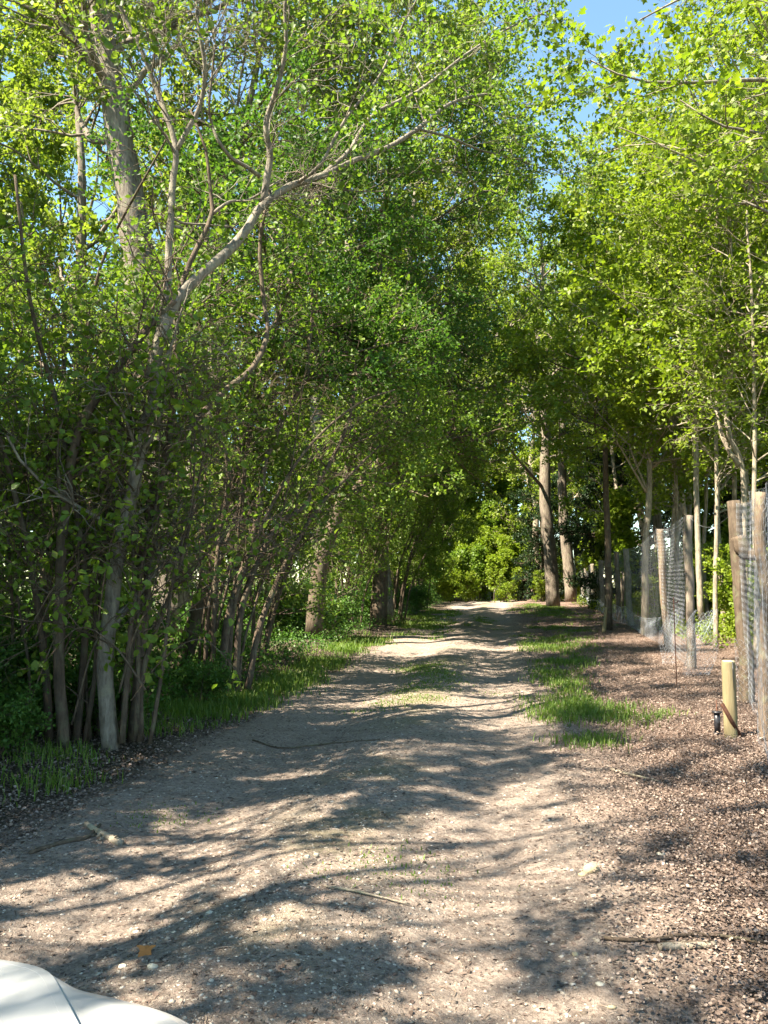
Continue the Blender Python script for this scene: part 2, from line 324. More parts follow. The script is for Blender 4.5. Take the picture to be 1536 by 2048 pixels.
# ------------------------------------------------------------------ the ground and the track
def earth():
    m, nt, out = new_mat('earth')
    g = N(nt, 'ShaderNodeNewGeometry'); pos = g.outputs['Position']
    sx = N(nt, 'ShaderNodeSeparateXYZ'); nt.links.new(pos, sx.inputs[0])
    big = noise(nt, .9, 4, .6, pos); med = noise(nt, 4.5, 5, .65, pos); fin = noise(nt, 38, 6, .75, pos); vf = noise(nt, 160, 3, .7, pos)
    d0 = mth(nt, 'SUBTRACT', sx.outputs[0], mth(nt, 'SUBTRACT', mth(nt, 'MULTIPLY', sx.outputs[1], .15), .85))
    d = mth(nt, 'ADD', d0, mth(nt, 'MULTIPLY', mth(nt, 'SUBTRACT', big.outputs['Fac'], .5), 1.6))
    soil = ramp(nt, [(.28, (.085, .063, .05)), (.45, (.235, .185, .15)), (.60, (.38, .31, .255)), (.75, (.54, .455, .385))], mth(nt, 'ADD', mth(nt, 'MULTIPLY', fin.outputs['Fac'], .75), mth(nt, 'MULTIPLY', med.outputs['Fac'], .25)))
    vor = N(nt, 'ShaderNodeTexVoronoi'); vor.inputs['Scale'].default_value = 55; nt.links.new(pos, vor.inputs['Vector'])
    peb = ramp(nt, [(.12, (1, 1, 1)), (.22, (0, 0, 0))], vor.outputs['Distance'])
    pebm = mth(nt, 'MULTIPLY', peb.outputs[0], ramp(nt, [(.45, (0, 0, 0)), (.55, (1, 1, 1))], vor.outputs['Color']).outputs[0])
    soil2 = mixc(nt, mth(nt, 'MULTIPLY', pebm, .7), soil.outputs[0], (.42, .38, .32))
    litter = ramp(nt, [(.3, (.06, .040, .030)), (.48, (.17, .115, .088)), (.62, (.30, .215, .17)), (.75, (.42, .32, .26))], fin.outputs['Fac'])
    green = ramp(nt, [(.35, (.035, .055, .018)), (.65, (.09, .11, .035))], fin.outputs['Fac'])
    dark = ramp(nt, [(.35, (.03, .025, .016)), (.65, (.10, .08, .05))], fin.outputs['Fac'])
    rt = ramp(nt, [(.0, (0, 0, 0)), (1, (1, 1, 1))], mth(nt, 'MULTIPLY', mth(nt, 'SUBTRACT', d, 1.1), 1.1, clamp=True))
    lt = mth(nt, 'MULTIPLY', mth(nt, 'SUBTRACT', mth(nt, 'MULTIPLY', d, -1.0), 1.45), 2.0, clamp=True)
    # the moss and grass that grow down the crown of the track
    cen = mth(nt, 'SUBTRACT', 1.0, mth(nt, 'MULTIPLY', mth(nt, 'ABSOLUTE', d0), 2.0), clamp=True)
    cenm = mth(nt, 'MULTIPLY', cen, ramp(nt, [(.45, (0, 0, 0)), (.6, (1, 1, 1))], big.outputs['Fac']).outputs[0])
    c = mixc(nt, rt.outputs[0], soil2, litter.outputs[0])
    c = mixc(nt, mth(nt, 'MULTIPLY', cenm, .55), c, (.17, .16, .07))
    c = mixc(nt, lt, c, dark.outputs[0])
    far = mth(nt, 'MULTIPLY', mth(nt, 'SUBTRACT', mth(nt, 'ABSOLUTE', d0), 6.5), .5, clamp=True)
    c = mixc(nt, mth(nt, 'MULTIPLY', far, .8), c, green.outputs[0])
    b = N(nt, 'ShaderNodeBump'); b.inputs['Strength'].default_value = 1.0; b.inputs['Distance'].default_value = .03
    h = mth(nt, 'ADD', mth(nt, 'MULTIPLY', fin.outputs['Fac'], 1.0), mth(nt, 'ADD', mth(nt, 'MULTIPLY', vf.outputs['Fac'], .25), mth(nt, 'MULTIPLY', med.outputs['Fac'], 1.3)))
    h = mth(nt, 'ADD', h, mth(nt, 'MULTIPLY', pebm, .25))
    nt.links.new(h, b.inputs['Height'])
    s = N(nt, 'ShaderNodeBsdfPrincipled'); s.inputs['Roughness'].default_value = .95; s.inputs['Specular IOR Level'].default_value = .15
    nt.links.new(c, s.inputs['Base Color']); nt.links.new(b.outputs[0], s.inputs['Normal']); nt.links.new(s.outputs[0], out.inputs[0])
    return m
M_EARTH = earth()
def grid(name, xs, ys, zf, mat, xf=None, **k):
    X, Y = np.meshgrid(xs, ys)
    if xf is not None: X = xf(X, Y)
    Z = zf(X, Y); v = np.stack([X, Y, Z], -1).reshape(-1, 3); nx, ny = len(xs), len(ys)
    i = (np.arange(ny - 1)[:, None] * nx + np.arange(nx - 1)[None]).ravel()
    q = np.stack([i, i + 1, i + nx + 1, i + nx], -1)
    return make(name, v, q.ravel(), np.arange(len(q)) * 4, mat, smooth_=True, **k)
xs = np.unique(np.r_[np.linspace(-400, -20, 20), np.linspace(-20, -5, 40), np.linspace(-5, 9, 160), np.linspace(9, 22, 34), np.linspace(22, 400, 20)])
ys = np.unique(np.r_[np.linspace(-200, -6, 12), np.linspace(-6, 1.5, 14), np.linspace(1.5, 16, 180), np.linspace(16, 60, 150), np.linspace(60, 800, 26)])
def zground(x, y):
    d = x - centre(y); hw = 1.55 + .01 * np.clip(y, 0, 60)
    return hz(x, y) - .03 * (1 - smooth(np.abs(d), hw - .45, hw)) * (y < 60) * (y > -8)
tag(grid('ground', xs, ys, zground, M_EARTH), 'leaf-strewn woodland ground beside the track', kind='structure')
ty = np.unique(np.r_[np.linspace(-8, 1.5, 24), np.linspace(1.5, 16, 220), np.linspace(16, 58, 220)])
tag(grid('path', np.linspace(-1, 1, 46), ty, lambda x, y: hz(x, y) + .006, M_EARTH, xf=lambda u, y: centre(y) + u * (1.55 + .01 * np.clip(y, 0, 60))), 'stony earth track with two ruts', kind='structure')

# loose material on the ground
rng = np.random.default_rng(11)
def scatter_ground(n, dfun, y0, y1, pw=1.6):
    """points thinning out with distance; dfun draws the offset from the track's centre"""
    y = y0 * (y1 / y0) ** rng.random(n) if pw else rng.uniform(y0, y1, n)
    d = dfun(n); x = centre(y) + d
    return np.stack([x, y, hz(x, y)], -1), d
def stones(name, p, s, mat, label, rnd=None):
    oct_ = np.array([[1, 0, 0], [.3, .95, 0], [-.8, .6, 0], [-.8, -.6, 0], [.3, -.95, 0], [.1, .1, .75], [0, 0, -.5]])
    n = len(p); a = rng.uniform(0, 6.28, n); ca, sa = np.cos(a), np.sin(a)
    T = oct_[None] * rng.uniform(.7, 1.2, (n, 7, 1)) * np.stack([np.ones(n), rng.uniform(.5, .95, n), rng.uniform(.35, .7, n)], -1)[:, None]
    V = np.stack([T[..., 0] * ca[:, None] - T[..., 1] * sa[:, None], T[..., 0] * sa[:, None] + T[..., 1] * ca[:, None], T[..., 2]], -1) * s[:, None, None] + p[:, None]
    f = np.array([[i, (i + 1) % 5, 5] for i in range(5)] + [[(i + 1) % 5, i, 6] for i in range(5)])
    q = (np.arange(n) * 7)[:, None, None] + f[None]
    o = make(name, V.reshape(-1, 3), q.ravel(), np.arange(n * 10) * 3, mat, rnd=np.repeat(rng.random(n) if rnd is None else rnd, 10))
    return tag(o, label, kind='stuff')
M_STONE = litter_mat('gravel_stone', [(.07, .055, .042), (.14, .11, .085), (.24, .20, .155), (.35, .30, .24), (.48, .43, .36)], .8)
p, d = scatter_ground(90000, lambda n: rng.normal(0, 1.05, n), 2.0, 18)
stones('gravel', p + [0, 0, .005], rng.lognormal(math.log(.0048), .5, len(p)).clip(.003, .017), M_STONE, 'loose pale gravel pressed into the track')
M_DEAD = litter_mat('dead_leaf', [(.05, .036, .028), (.095, .066, .052), (.15, .108, .085), (.215, .162, .13), (.32, .25, .205)], .65)
def leaves_ground(name, n, dfun, y0, y1, smin, smax, label, lift=.012, tilt=.45, keep=None):
    p, d = scatter_ground(n, dfun, y0, y1)
    if keep is not None: k = keep(p, d); p = p[k]
    n = len(p); M = Mesh(); a = rng.uniform(0, 6.28, n)
    ax = np.stack([np.cos(a), np.sin(a), rng.normal(0, tilt * .6, n)], -1); up = nrm(np.stack([rng.normal(0, tilt, n), rng.normal(0, tilt, n), np.ones(n)], -1))
    leaf_add(M, p + np.stack([0 * a, 0 * a, rng.uniform(.002, lift, n)], -1), ax, up, rng.uniform(smin, smax, n), 'fold', rng)
    return tag(M.build(name, M_DEAD), label, kind='stuff')
leaves_ground('leaf_litter', 560000, lambda n: 1.2 + np.abs(rng.normal(0, 3.2, n)), 2.0, 45, .005, .020, 'brown dead leaves covering the ground right of the track', .03, .6, keep=lambda p, d: rng.random(len(p)) < smooth(d, .9, 2.6) + .08)
leaves_ground('track_litter', 70000, lambda n: rng.uniform(-2.6, 1.8, n), 2.0, 30, .008, .026, 'small dead leaf scraps scattered over the track', .006, .25)
leaves_ground('verge_litter', 60000, lambda n: -1.5 - np.abs(rng.normal(0, 2.0, n)), 2.4, 40, .010, .028, 'dead leaves under the hazel row left of the track', .02, .5)
# twig scraps
n = 16000; p, d = scatter_ground(n, lambda n: rng.uniform(-2.6, 6, n), 2.0, 20)
a = rng.uniform(0, 6.28, n); Lq = rng.lognormal(math.log(.035), .6, n).clip(.012, .25); t = np.linspace(-.5, .5, 4)
Q = p[:, None] + (t[None, :, None] * Lq[:, None, None]) * np.stack([np.cos(a), np.sin(a), rng.normal(0, .1, n)], -1)[:, None] + rng.normal(0, .003, (n, 4, 3)); Q[..., 2] += .006
M = Mesh(); M.tubes(Q, (rng.uniform(.0007, .0022, n))[:, None] * np.ones(4), 3, cap=False)
tag(M.build('twig_scraps', litter_mat('twig', [(.06, .04, .03), (.16, .11, .08), (.33, .26, .2)])), 'broken twigs strewn over the track', kind='stuff')

def grass(name, centres, n_per, spread, h, label, lean=.5, cull=True):
    c = np.repeat(centres, n_per, 0); n = len(c)
    x = c[:, 0] + rng.normal(0, 1, n) * np.repeat(spread, n_per) ; y = c[:, 1] + rng.normal(0, 1, n) * np.repeat(spread, n_per)
    base = np.stack([x, y, hz(x, y)], -1); hh = np.repeat(h, n_per) * rng.uniform(.45, 1.2, n); a = rng.uniform(0, 6.28, n)
    dr = np.stack([np.cos(a), np.sin(a), 0 * a], -1) * (hh * lean * rng.uniform(.2, 1.4, n))[:, None]; w = np.stack([-np.sin(a), np.cos(a), 0 * a], -1) * (rng.uniform(.0015, .0035, n) * (1 + y / 12))[:, None]
    z = np.zeros((n, 3)); z[:, 2] = hh
    V = np.stack([base - w, base + w, base + dr * .35 + z * .6 + w * .8, base + dr * .35 + z * .6 - w * .8, base + dr + z * .93], 1)
    M = Mesh(); b = (np.arange(n) * 5)[:, None]; r = rng.random(n)
    M.add(V.reshape(-1, 3), b + np.array([0, 1, 2, 3]), r); M.ln_add2(b + np.array([3, 2, 4]), r)
    return tag(M.build(name, M_GRASS), label, kind='stuff')
def along(pxpy, n, jx, jy):
    g = np.array([G(a, b)[:2] for a, b in pxpy]); i = rng.integers(0, len(g), n)
    c = g[i] + rng.normal(0, 1, (n, 2)) * [jx, jy]
    return np.c_[c, np.zeros(n)]
# right verge strip, left verge, crown of the track
c = np.vstack([along([(1085, 1216), (1095, 1222), (1100, 1232)], 200, .35, 3.5), along([(1125, 1262), (1105, 1285)], 80, .3, 1.2), along([(1120, 1300), (1095, 1296)], 60, .3, .7),
               along([(1140, 1330), (1120, 1372), (1110, 1350)], 70, .16, .45), along([(1150, 1405), (1120, 1410), (1140, 1435), (1125, 1425)], 66, .14, .3), along([(1200, 1425), (1240, 1440)], 36, .16, .2), along([(1190, 1480)], 14, .15, .12)])
grass('verge_grass', c, 44, np.full(len(c), .11), rng.uniform(.035, .095, len(c)), 'bright green grass tufts along the right edge of the track')
c = np.vstack([along([(880, 1225), (860, 1240), (830, 1255)], 160, .4, 2.0), along([(735, 1285), (690, 1300), (640, 1330)], 130, .18, .6), along([(590, 1360), (540, 1380), (480, 1405), (420, 1420), (370, 1430)], 170, .15, .2), along([(60, 1570), (20, 1590), (150, 1520), (300, 1470), (330, 1450)], 26, .25, .2)])
grass('bank_grass', c, 46, np.full(len(c), .12), rng.uniform(.05, .13, len(c)), 'green grass growing under the hazel row at the left edge of the track')
c = np.vstack([along([(968, 1246), (965, 1238)], 40, .12, 1.2), along([(880, 1350), (850, 1360), (840, 1335)], 70, .16, .6), along([(800, 1400), (860, 1385)], 30, .25, .4), along([(720, 1760), (760, 1750)], 5, .12, .08), along([(350, 1630)], 4, .08, .05)])
grass('crown_grass', c, 60, np.full(len(c), .12), rng.uniform(.015, .035, len(c)), 'short grass on the crown of the track between the ruts')

# ------------------------------------------------------------------ trees
def grow(trunks, levels, rng, M_list, rough=.05):
    """trunks: list of (Q, R, sides). returns the twigs (n,K,3) that bear leaves. one Mesh per trunk."""
    twigs = []
    for (Q, R, sides), M in zip(trunks, M_list):
        M.tubes(Q[None], R[None], sides, rng, rough=rough)
        Pn, Rn = Q[None], R[None]; last = None
        for i, L in enumerate(levels):
            lv = dict(L); sd2 = lv.pop('sides', 4); mr = lv.pop('wood', True)
            Pn, Rn = kids(Pn, Rn, rng=rng, **lv)
            if len(Pn) == 0: break
            if mr:
                k = cam_clear(Pn.reshape(-1, 3), 3.2).reshape(Pn.shape[:2]).all(1)
                Pn, Rn = Pn[k], Rn[k]
                M.tubes(Pn, Rn, sd2, rng, cap=False)
        twigs.append(Pn)
    return np.concatenate(twigs) if twigs else np.zeros((0, 4, 3))
def foliate(M, tw, per, smin, smax, shape, rng, lit=0.0, spread=.05, drop=.1, near=3.2, extra=None, flat=.85):
    n, K, _ = tw.shape; N_ = n * per
    idx = np.repeat(np.arange(n), per); t = rng.uniform(.1, 1, N_) * (K - 1); i = np.minimum(t.astype(int), K - 2); f = (t - i)[:, None]
    A, B = tw[idx, i], tw[idx, i + 1]; p = A + (B - A) * f + rng.normal(0, spread, (N_, 3))
    k = cam_clear(p, near) & (p[:, 2] > .05)
    if lit: k &= ~(lit_mask(p) & (rng.random(N_) < lit))
    if extra is not None: k &= extra(p, rng)
    p = p[k]; tan = nrm(B - A)[k]; n = len(p)
    ax = nrm(tan * .5 + rng.normal(0, .6, (n, 3)) - [0, 0, drop]); up = nrm(np.array([-.25, -.1, 1.0]) + rng.normal(0, flat, (n, 3)))
    leaf_add(M, p, ax, up, rng.uniform(smin, smax, n), shape, rng)
    return n
TOTAL = [0]
def tree(name, base, trunks, levels, leaf, mats, label, cat='tree', group=None, seed=1, tname='trunk', cname='crown', thin=0, thin_lv=None, **fk):
    rng = np.random.default_rng(seed)
    t = thing(name, base, label, cat, group) if label else thing(name, base, None, None, group)
    Ms = [Mesh() for _ in trunks]
    n_ = len(trunks) - thin
    tw = grow(trunks[:n_], levels, rng, Ms[:n_])
    if thin: tw2 = grow(trunks[n_:], thin_lv, rng, Ms[n_:])
    for q_, M in enumerate(Ms): M.build(tname, (mats[2] if len(mats) > 2 and (q_ >= 13 or q_ in (9, 11, 12)) else mats[0]), t, loc=base)  # lower stems get brown bark, partly to stand in for shade
    if leaf:
        M = Mesh(); TOTAL[0] += foliate(M, tw, *leaf, rng=rng, **fk)
        if thin: foliate(M, tw2, 3, *leaf[1:], rng=rng, near=4.2)
        M.build(cname, mats[1], t, loc=base)
    return t
def stump(pts, r, K=26, sides=10, wob=.06): return (*line(pts, r, K, wob), sides)
def px_line(tr, r0, r1, K=26, sides=10):
    """tr: [(px, py, Y)...]; r in photograph pixels at the two ends"""
    pts = np.array([P(*q) for q in tr]); r = np.interp(np.linspace(0, 1, len(tr)), [0, 1], [r0, r1]) * np.array([q[2] for q in tr]) / F / 2
    return (*line(pts, r, K, .05), sides)
def broad(base, H, cr, z0, rng, r=.2, lean=(0, 0), sides=10, n1=18, n2=8, n3=6, l2=None, trop=.04, ang=(.8, 1.25), sag=0.0, flat=.75):
    base = np.array(base, float)
    pts = [base + np.array([lean[0] * q + rng.normal(0, .012) * H * (0 < q), lean[1] * q + rng.normal(0, .012) * H * (0 < q), H * q - .1 * (q == 0)]) for q in np.linspace(0, 1, 7)]
    tr = (*line(pts, [r * 1.35, r * 1.0, r * .85, r * .65, r * .45, r * .25, r * .06], 26, .04, rng), sides)
    t0 = z0 / H
    prof = lambda t: np.sqrt(np.clip(1 - ((t - (t0 + .42 * (1 - t0))) / (.62 * (1 - t0) + 1e-6)) ** 2, .06, 1))
    lv = [dict(m=n1, t0=t0, t1=.97, ang=ang, L=cr, radf=.5, K=9, gn=.13, trop=trop - sag, prof=prof, sides=6, rmin=.012),
          dict(m=n2, t0=.25, t1=1, ang=(.5, 1.1), L=l2 or cr * .42, radf=.55, K=6, gn=.18, trop=.03, sides=4, flat=flat, rmin=.006),
          dict(m=n3, t0=.2, t1=1, ang=(.4, 1.1), L=(l2 or cr * .42) * .5, radf=.6, K=4, gn=.2, trop=0.0, sides=3, flat=flat, rmin=.003)]
    return tr, lv

# --- the near left stool: traced stems
Y0 = 6.0
b = G(210, 1490); b[2] = hz(b[0], b[1]) - .03
S = [px_line([(222, 1500, 6.0), (215, 1420, 6.0), (212, 1300, 6.0), (234, 1130, 6.0), (246, 1060, 6.0), (270, 954, 6.0), (282, 880, 6.05), (306, 797, 6.1), (314, 735, 6.15), (312, 690, 6.2), (325, 650, 6.2)], 34, 20),
     px_line([(322, 655, 6.2), (335, 560, 6.3), (340, 450, 6.4), (345, 370, 6.5), (352, 300, 6.5), (330, 225, 6.5), (306, 160, 6.5), (283, 100, 6.4), (255, 45, 6.4), (225, -20, 6.3), (180, -120, 6.3)], 17, 6),
     px_line([(352, 302, 6.5), (375, 260, 6.5), (402, 205, 6.5), (409, 130, 6.4), (397, 55, 6.3), (394, -10, 6.3), (410, -120, 6.2)], 11, 5),
     px_line([(300, 760, 6.1), (325, 665, 6.2), (352, 600, 6.3), (400, 550, 6.5), (448, 510, 6.7), (488, 468, 6.9), (510, 430, 7.0), (535, 400, 7.1), (590, 368, 7.3), (640, 354, 7.5), (705, 322, 7.8), (765, 300, 8.1), (835, 258, 8.5), (905, 205, 9.2), (985, 190, 9.9), (1060, 215, 10.6), (1120, 180, 11.2)], 26, 3, 38),
     px_line([(527, 405, 7.1), (535, 350, 7.1), (541, 310, 7.1), (532, 262, 7.0), (537, 225, 7.0), (556, 170, 6.9), (572, 90, 6.8), (570, 10, 6.7), (585, -90, 6.6)], 16, 6),
     px_line([(640, 354, 7.5), (700, 300, 7.8), (745, 230, 8.0), (840, 180, 8.4), (930, 110, 8.9), (1010, 60, 9.4), (1100, 20, 9.8)], 10, 3, 24), px_line([(835, 258, 8.6), (900, 275, 9), (960, 300, 9.5), (1040, 320, 10), (1110, 350, 10.4)], 6, 2),
     px_line([(590, 368, 7.3), (640, 330, 7.2), (690, 240, 7.2), (760, 150, 7.3), (800, 60, 7.4), (850, -30, 7.4)], 8, 3),
     px_line([(520, 352, 7.0), (490, 332, 6.9), (462, 315, 6.8), (436, 280, 6.7), (424, 250, 6.7), (418, 215, 6.6), (424, 150, 6.5), (430, 90, 6.4)], 9, 4),
     px_line([(262, 1495, 6.3), (282, 1300, 6.3), (300, 1120, 6.35), (322, 960, 6.4), (340, 850, 6.4), (352, 760, 6.5), (352, 650, 6.6), (366, 560, 6.7), (402, 480, 6.8), (425, 425, 6.9), (418, 360, 6.9), (412, 300, 6.9), (380, 220, 6.9)], 20, 5, 30),
     px_line([(425, 428, 6.9), (445, 412, 6.9), (465, 402, 7.0), (500, 398, 7.1), (560, 360, 7.3)], 8, 3),
     px_line([(240, 1490, 6.4), (262, 1280, 6.4), (290, 1060, 6.5), (312, 960, 6.5), (345, 892, 6.6), (400, 832, 6.8), (440, 790, 7.0), (472, 764, 7.1), (503, 738, 7.3), (525, 702, 7.4), (536, 655, 7.5), (526, 590, 7.6), (520, 480, 7.6), (540, 380, 7.7)], 18, 7, 32),
     px_line([(128, 1500, 5.9), (118, 1350, 5.9), (121, 1150, 5.9), (132, 1000, 5.9), (152, 880, 6.0), (190, 800, 6.0), (228, 745, 6.1), (262, 700, 6.1), (300, 652, 6.2), (350, 600, 6.2)], 24, 13),
     px_line([(98, 1480, 6.1), (88, 1300, 6.1), (60, 1120, 6.0), (20, 950, 5.9), (-30, 760, 5.8), (-60, 500, 5.7)], 17, 6),
     px_line([(150, 1495, 6.2), (165, 1350, 6.2), (172, 1180, 6.1), (150, 1000, 6.1), (110, 800, 6.0), (60, 600, 5.9), (30, 350, 5.8)], 16, 6)]
for q, (x0, dx, y1) in enumerate([(60, -30, 800), (75, 20, 900), (180, -10, 850), (196, 30, 700), (244, 60, 820), (272, 50, 760), (300, 90, 800), (140, -60, 700), (30, -60, 1000), (170, 100, 760), (280, 140, 840)]):
    Yq = 6.0 + RNG.uniform(-.2, .5)
    S.append(px_line([(x0, 1490 - RNG.uniform(0, 25), Yq), (x0 + dx * .15 + RNG.normal(0, 8), 1330, Yq), (x0 + dx * .4 + RNG.normal(0, 14), 1150, Yq), (x0 + dx * .7 + RNG.normal(0, 18), 1000, Yq), (x0 + dx, y1, Yq)], RNG.uniform(7, 14), 3, 18, 6))
for q in range(16):                                      # thin arching shoots that tangle low down
    x0 = RNG.uniform(20, 320); Yq = RNG.uniform(5.3, 6.3); s_ = RNG.choice([-1, 1], p=[.35, .65]); y0_ = RNG.uniform(1250, 1480); w_ = RNG.uniform(80, 230) * s_; h_ = RNG.uniform(60, 260)
    S.append(px_line([(x0, y0_, Yq), (x0 + w_ * .3, y0_ - h_ * .7, Yq - .05), (x0 + w_ * .65, y0_ - h_, Yq - .1), (x0 + w_, y0_ - h_ * .8 + RNG.uniform(-30, 60), Yq - .1)], RNG.uniform(3, 5), 1.2, 16, 5))
HZ = [dict(m=11, t0=.24, t1=1, ang=(.5, 1.2), L=1.15, radf=.42, K=7, gn=.16, trop=.03, sides=4, rmin=.0045),
      dict(m=6, t0=.2, t1=1, ang=(.5, 1.2), L=.7, radf=.55, K=6, gn=.3, trop=0, sides=3, flat=.7, rmin=.0045),
      dict(m=3, t0=.2, t1=1, ang=(.5, 1.2), L=.36, radf=.65, K=4, gn=.28, trop=0, sides=3, flat=.6, rmin=.0028)]
tree('hazel_tree', b, S, HZ, (9, .042, .078, 'fold'), (B_GREY, L_HAZEL, B_BROWN), 'large multi-stemmed hazel nearest on the left, its pale grey limb leaning over the track', seed=21, tname='stem', thin=16, thin_lv=[dict(m=4, t0=.3, t1=1, ang=(.4, 1.1), L=.32, radf=.6, K=5, gn=.3, trop=0, sides=3, rmin=.0015), dict(m=2, t0=.3, t1=1, ang=(.4, 1.1), L=.14, radf=.6, K=4, gn=.3, trop=0, sides=3, rmin=.001)], lit=.95, near=4.2, extra=lambda p, r: ((p[:, 1] > 6.5 + .35 * np.clip(p[:, 2] - 3, 0, 3)) | (r.random(len(p)) < .28)) & ((p[:, 0] < -1.4) | (p[:, 2] > 3.8) | (r.random(len(p)) < .4)) & ((p[:, 2] > 2.0) | (r.random(len(p)) < .6)))

# --- the second stool
b = G(455, 1385); b[2] = hz(b[0], b[1]) - .03
S = [px_line([(440, 1392, 8.7), (448, 1300, 8.7), (457, 1230, 8.7), (489, 1130, 8.8), (514, 1040, 8.9), (530, 922, 9.0), (545, 888, 9.1), (568, 832, 9.2), (593, 790, 9.3), (618, 746, 9.4), (616, 705, 9.5), (625, 600, 9.6), (600, 450, 9.7)], 17, 6, 30),
     px_line([(470, 1385, 8.9), (479, 1237, 8.9), (504, 1151, 9.0), (532, 1087, 9.1), (568, 1036, 9.3), (604, 1019, 9.5), (636, 965, 9.7), (668, 911, 9.9), (697, 843, 10.1), (715, 764, 10.3), (745, 700, 10.6), (800, 620, 11)], 15, 5, 30),
     px_line([(425, 1390, 8.8), (428, 1250, 8.8), (436, 1100, 8.8), (455, 980, 8.8), (452, 900, 8.8), (430, 780, 8.7), (420, 600, 8.6), (440, 420, 8.5)], 12, 4),
     px_line([(410, 1390, 8.9), (415, 1240, 8.9), (440, 1120, 8.9), (480, 1010, 9.0), (495, 900, 9.1), (520, 780, 9.2), (545, 700, 9.3), (560, 560, 9.4)], 10, 4),
     px_line([(495, 1380, 9.1), (520, 1250, 9.2), (565, 1140, 9.4), (590, 1090, 9.6), (640, 1010, 9.9), (700, 950, 10.2), (760, 890, 10.6)], 14, 4),
     px_line([(455, 1388, 8.8), (470, 1200, 8.7), (520, 1060, 8.7), (590, 930, 8.7), (660, 850, 8.8), (730, 800, 8.9), (790, 780, 9.0)], 10, 3)]
for q in range(7):
    x0 = RNG.uniform(385, 540); dx = RNG.uniform(-90, 190); Yq = RNG.uniform(8.5, 9.6)
    S.append(px_line([(x0, 1390, Yq), (x0 + dx * .1, 1280, Yq), (x0 + dx * .4 + RNG.normal(0, 8), 1120, Yq), (x0 + dx * .75 + RNG.normal(0, 12), 960, Yq), (x0 + dx, RNG.uniform(650, 820), Yq)], RNG.uniform(6, 10), 2.5, 18, 6))
tree('hazel_tree', b, S, HZ, (8, .045, .08, 'fold'), (B_BROWN, L_HAZEL), 'dark multi-stemmed hazel, second in the left row, behind the grassy bank', seed=22, tname='stem', lit=.9, extra=lambda p, r: ((p[:, 1] > 9.4) | (r.random(len(p)) < .45)) & ((p[:, 0] < -1.3) | (p[:, 2] > 4.5) | (r.random(len(p)) < .6)))

# --- the grey tree that leans over the track from further down the row
b = G(640, 1262); b[2] = hz(b[0], b[1]) - .05
S = [px_line([(628, 1270, 15.5), (634, 1190, 15.5), (642, 1126, 15.5), (665, 1058, 15.6), (682, 1012, 15.7), (715, 979, 15.9), (747, 936, 16.2), (772, 904, 16.4), (796, 884, 16.6), (824, 820, 17.0), (850, 760, 17.4), (900, 680, 18)], 36, 10, 30),
     px_line([(690, 1010, 15.7), (715, 990, 15.8), (745, 950, 15.6), (765, 920, 15.5), (800, 900, 15.4)], 16, 6),
     px_line([(812, 850, 16.8), (830, 884, 16.9), (850, 893, 17), (872, 892, 17), (892, 880, 17.2), (901, 857, 17.3), (908, 835, 17.4)], 15, 8),
     px_line([(892, 881, 17.2), (920, 876, 17.5), (951, 879, 17.8), (975, 872, 18), (1000, 850, 18.3), (990, 820, 18.5)], 8, 4),
     px_line([(650, 1100, 15.6), (690, 960, 15.6), (700, 860, 15.6), (706, 780, 15.5), (690, 700, 15.4), (700, 560, 15.4)], 15, 6)]
tree('ash_tree', b, S, [dict(m=12, t0=.3, t1=1, ang=(.5, 1.2), L=2.1, radf=.42, K=7, gn=.16, trop=.03, sides=4, rmin=.008),
      dict(m=6, t0=.2, t1=1, ang=(.5, 1.2), L=1.0, radf=.5, K=5, gn=.2, trop=0, sides=3, flat=.6, rmin=.004), dict(m=4, t0=.2, t1=1, ang=(.5, 1.2), L=.5, radf=.6, K=4, gn=.2, trop=0, sides=3, flat=.6, rmin=.0025)],
     (12, .06, .10, 'fold'), (B_BROWN, L_HAZEL), 'thick trunk leaning right over the track with a crooked gnarled side branch', seed=23, lit=.6)

# --- other stools down the left row
HF = [dict(m=9, t0=.15, t1=1, ang=(.5, 1.2), L=1.5, radf=.42, K=6, gn=.16, trop=.02, sides=4, rmin=.006),
      dict(m=6, t0=.1, t1=1, ang=(.5, 1.2), L=.8, radf=.5, K=4, gn=.2, trop=0, sides=3, flat=.6, rmin=.003),
      dict(m=3, t0=.2, t1=1, ang=(.5, 1.2), L=.4, radf=.6, K=3, gn=.2, trop=0, sides=3, flat=.6, rmin=.002)]
def stool(x, y, nst, H, sway, label, seed, leaf=(15, .045, .075, 'simple'), mats=(B_BROWN, L_HAZEL), lv=HF, lit=.5, group=None, r=(.02, .055)):
    rg = np.random.default_rng(seed); b = np.array([x, y, hz(x, y) - .03]); S = []
    for q in range(nst):
        a = rg.uniform(0, 6.28); o = b + np.array([math.cos(a), math.sin(a), 0]) * rg.uniform(.05, .45); o[2] = b[2]
        h = H * rg.uniform(.6, 1.1); ex = np.array([math.cos(a) * h * .28 + sway * h * rg.uniform(.2, 1), math.sin(a) * h * .28, 0])
        pts = [o + ex * (u ** 1.7) + np.array([rg.normal(0, .03) * h * u, rg.normal(0, .03) * h * u, h * (u if u < .6 else .6 + (u - .6) * .85)]) for u in np.linspace(0, 1, 6)]
        r0 = rg.uniform(*r); S.append((*line(pts, [r0, r0 * .8, r0 * .6, r0 * .4, r0 * .2], 18, .05, rg), 7))
    return tree('hazel_tree', b, S, lv, leaf, mats, label, group=group, seed=seed + 500, tname='stem', lit=lit)
stool(-1.9, 11.8, 10, 4.4, .4, 'slender hazel clump, third in the left row, with thin upright stems', 31)
stool(-.9, 19.5, 10, 5.6, .4, 'leafy hazel clump just beyond the thick leaning trunk on the left', 33)
stool(.3, 26, 9, 6.5, .35, 'bushy green clump on the left where the track narrows', 34, leaf=(15, .06, .10, 'simple'))
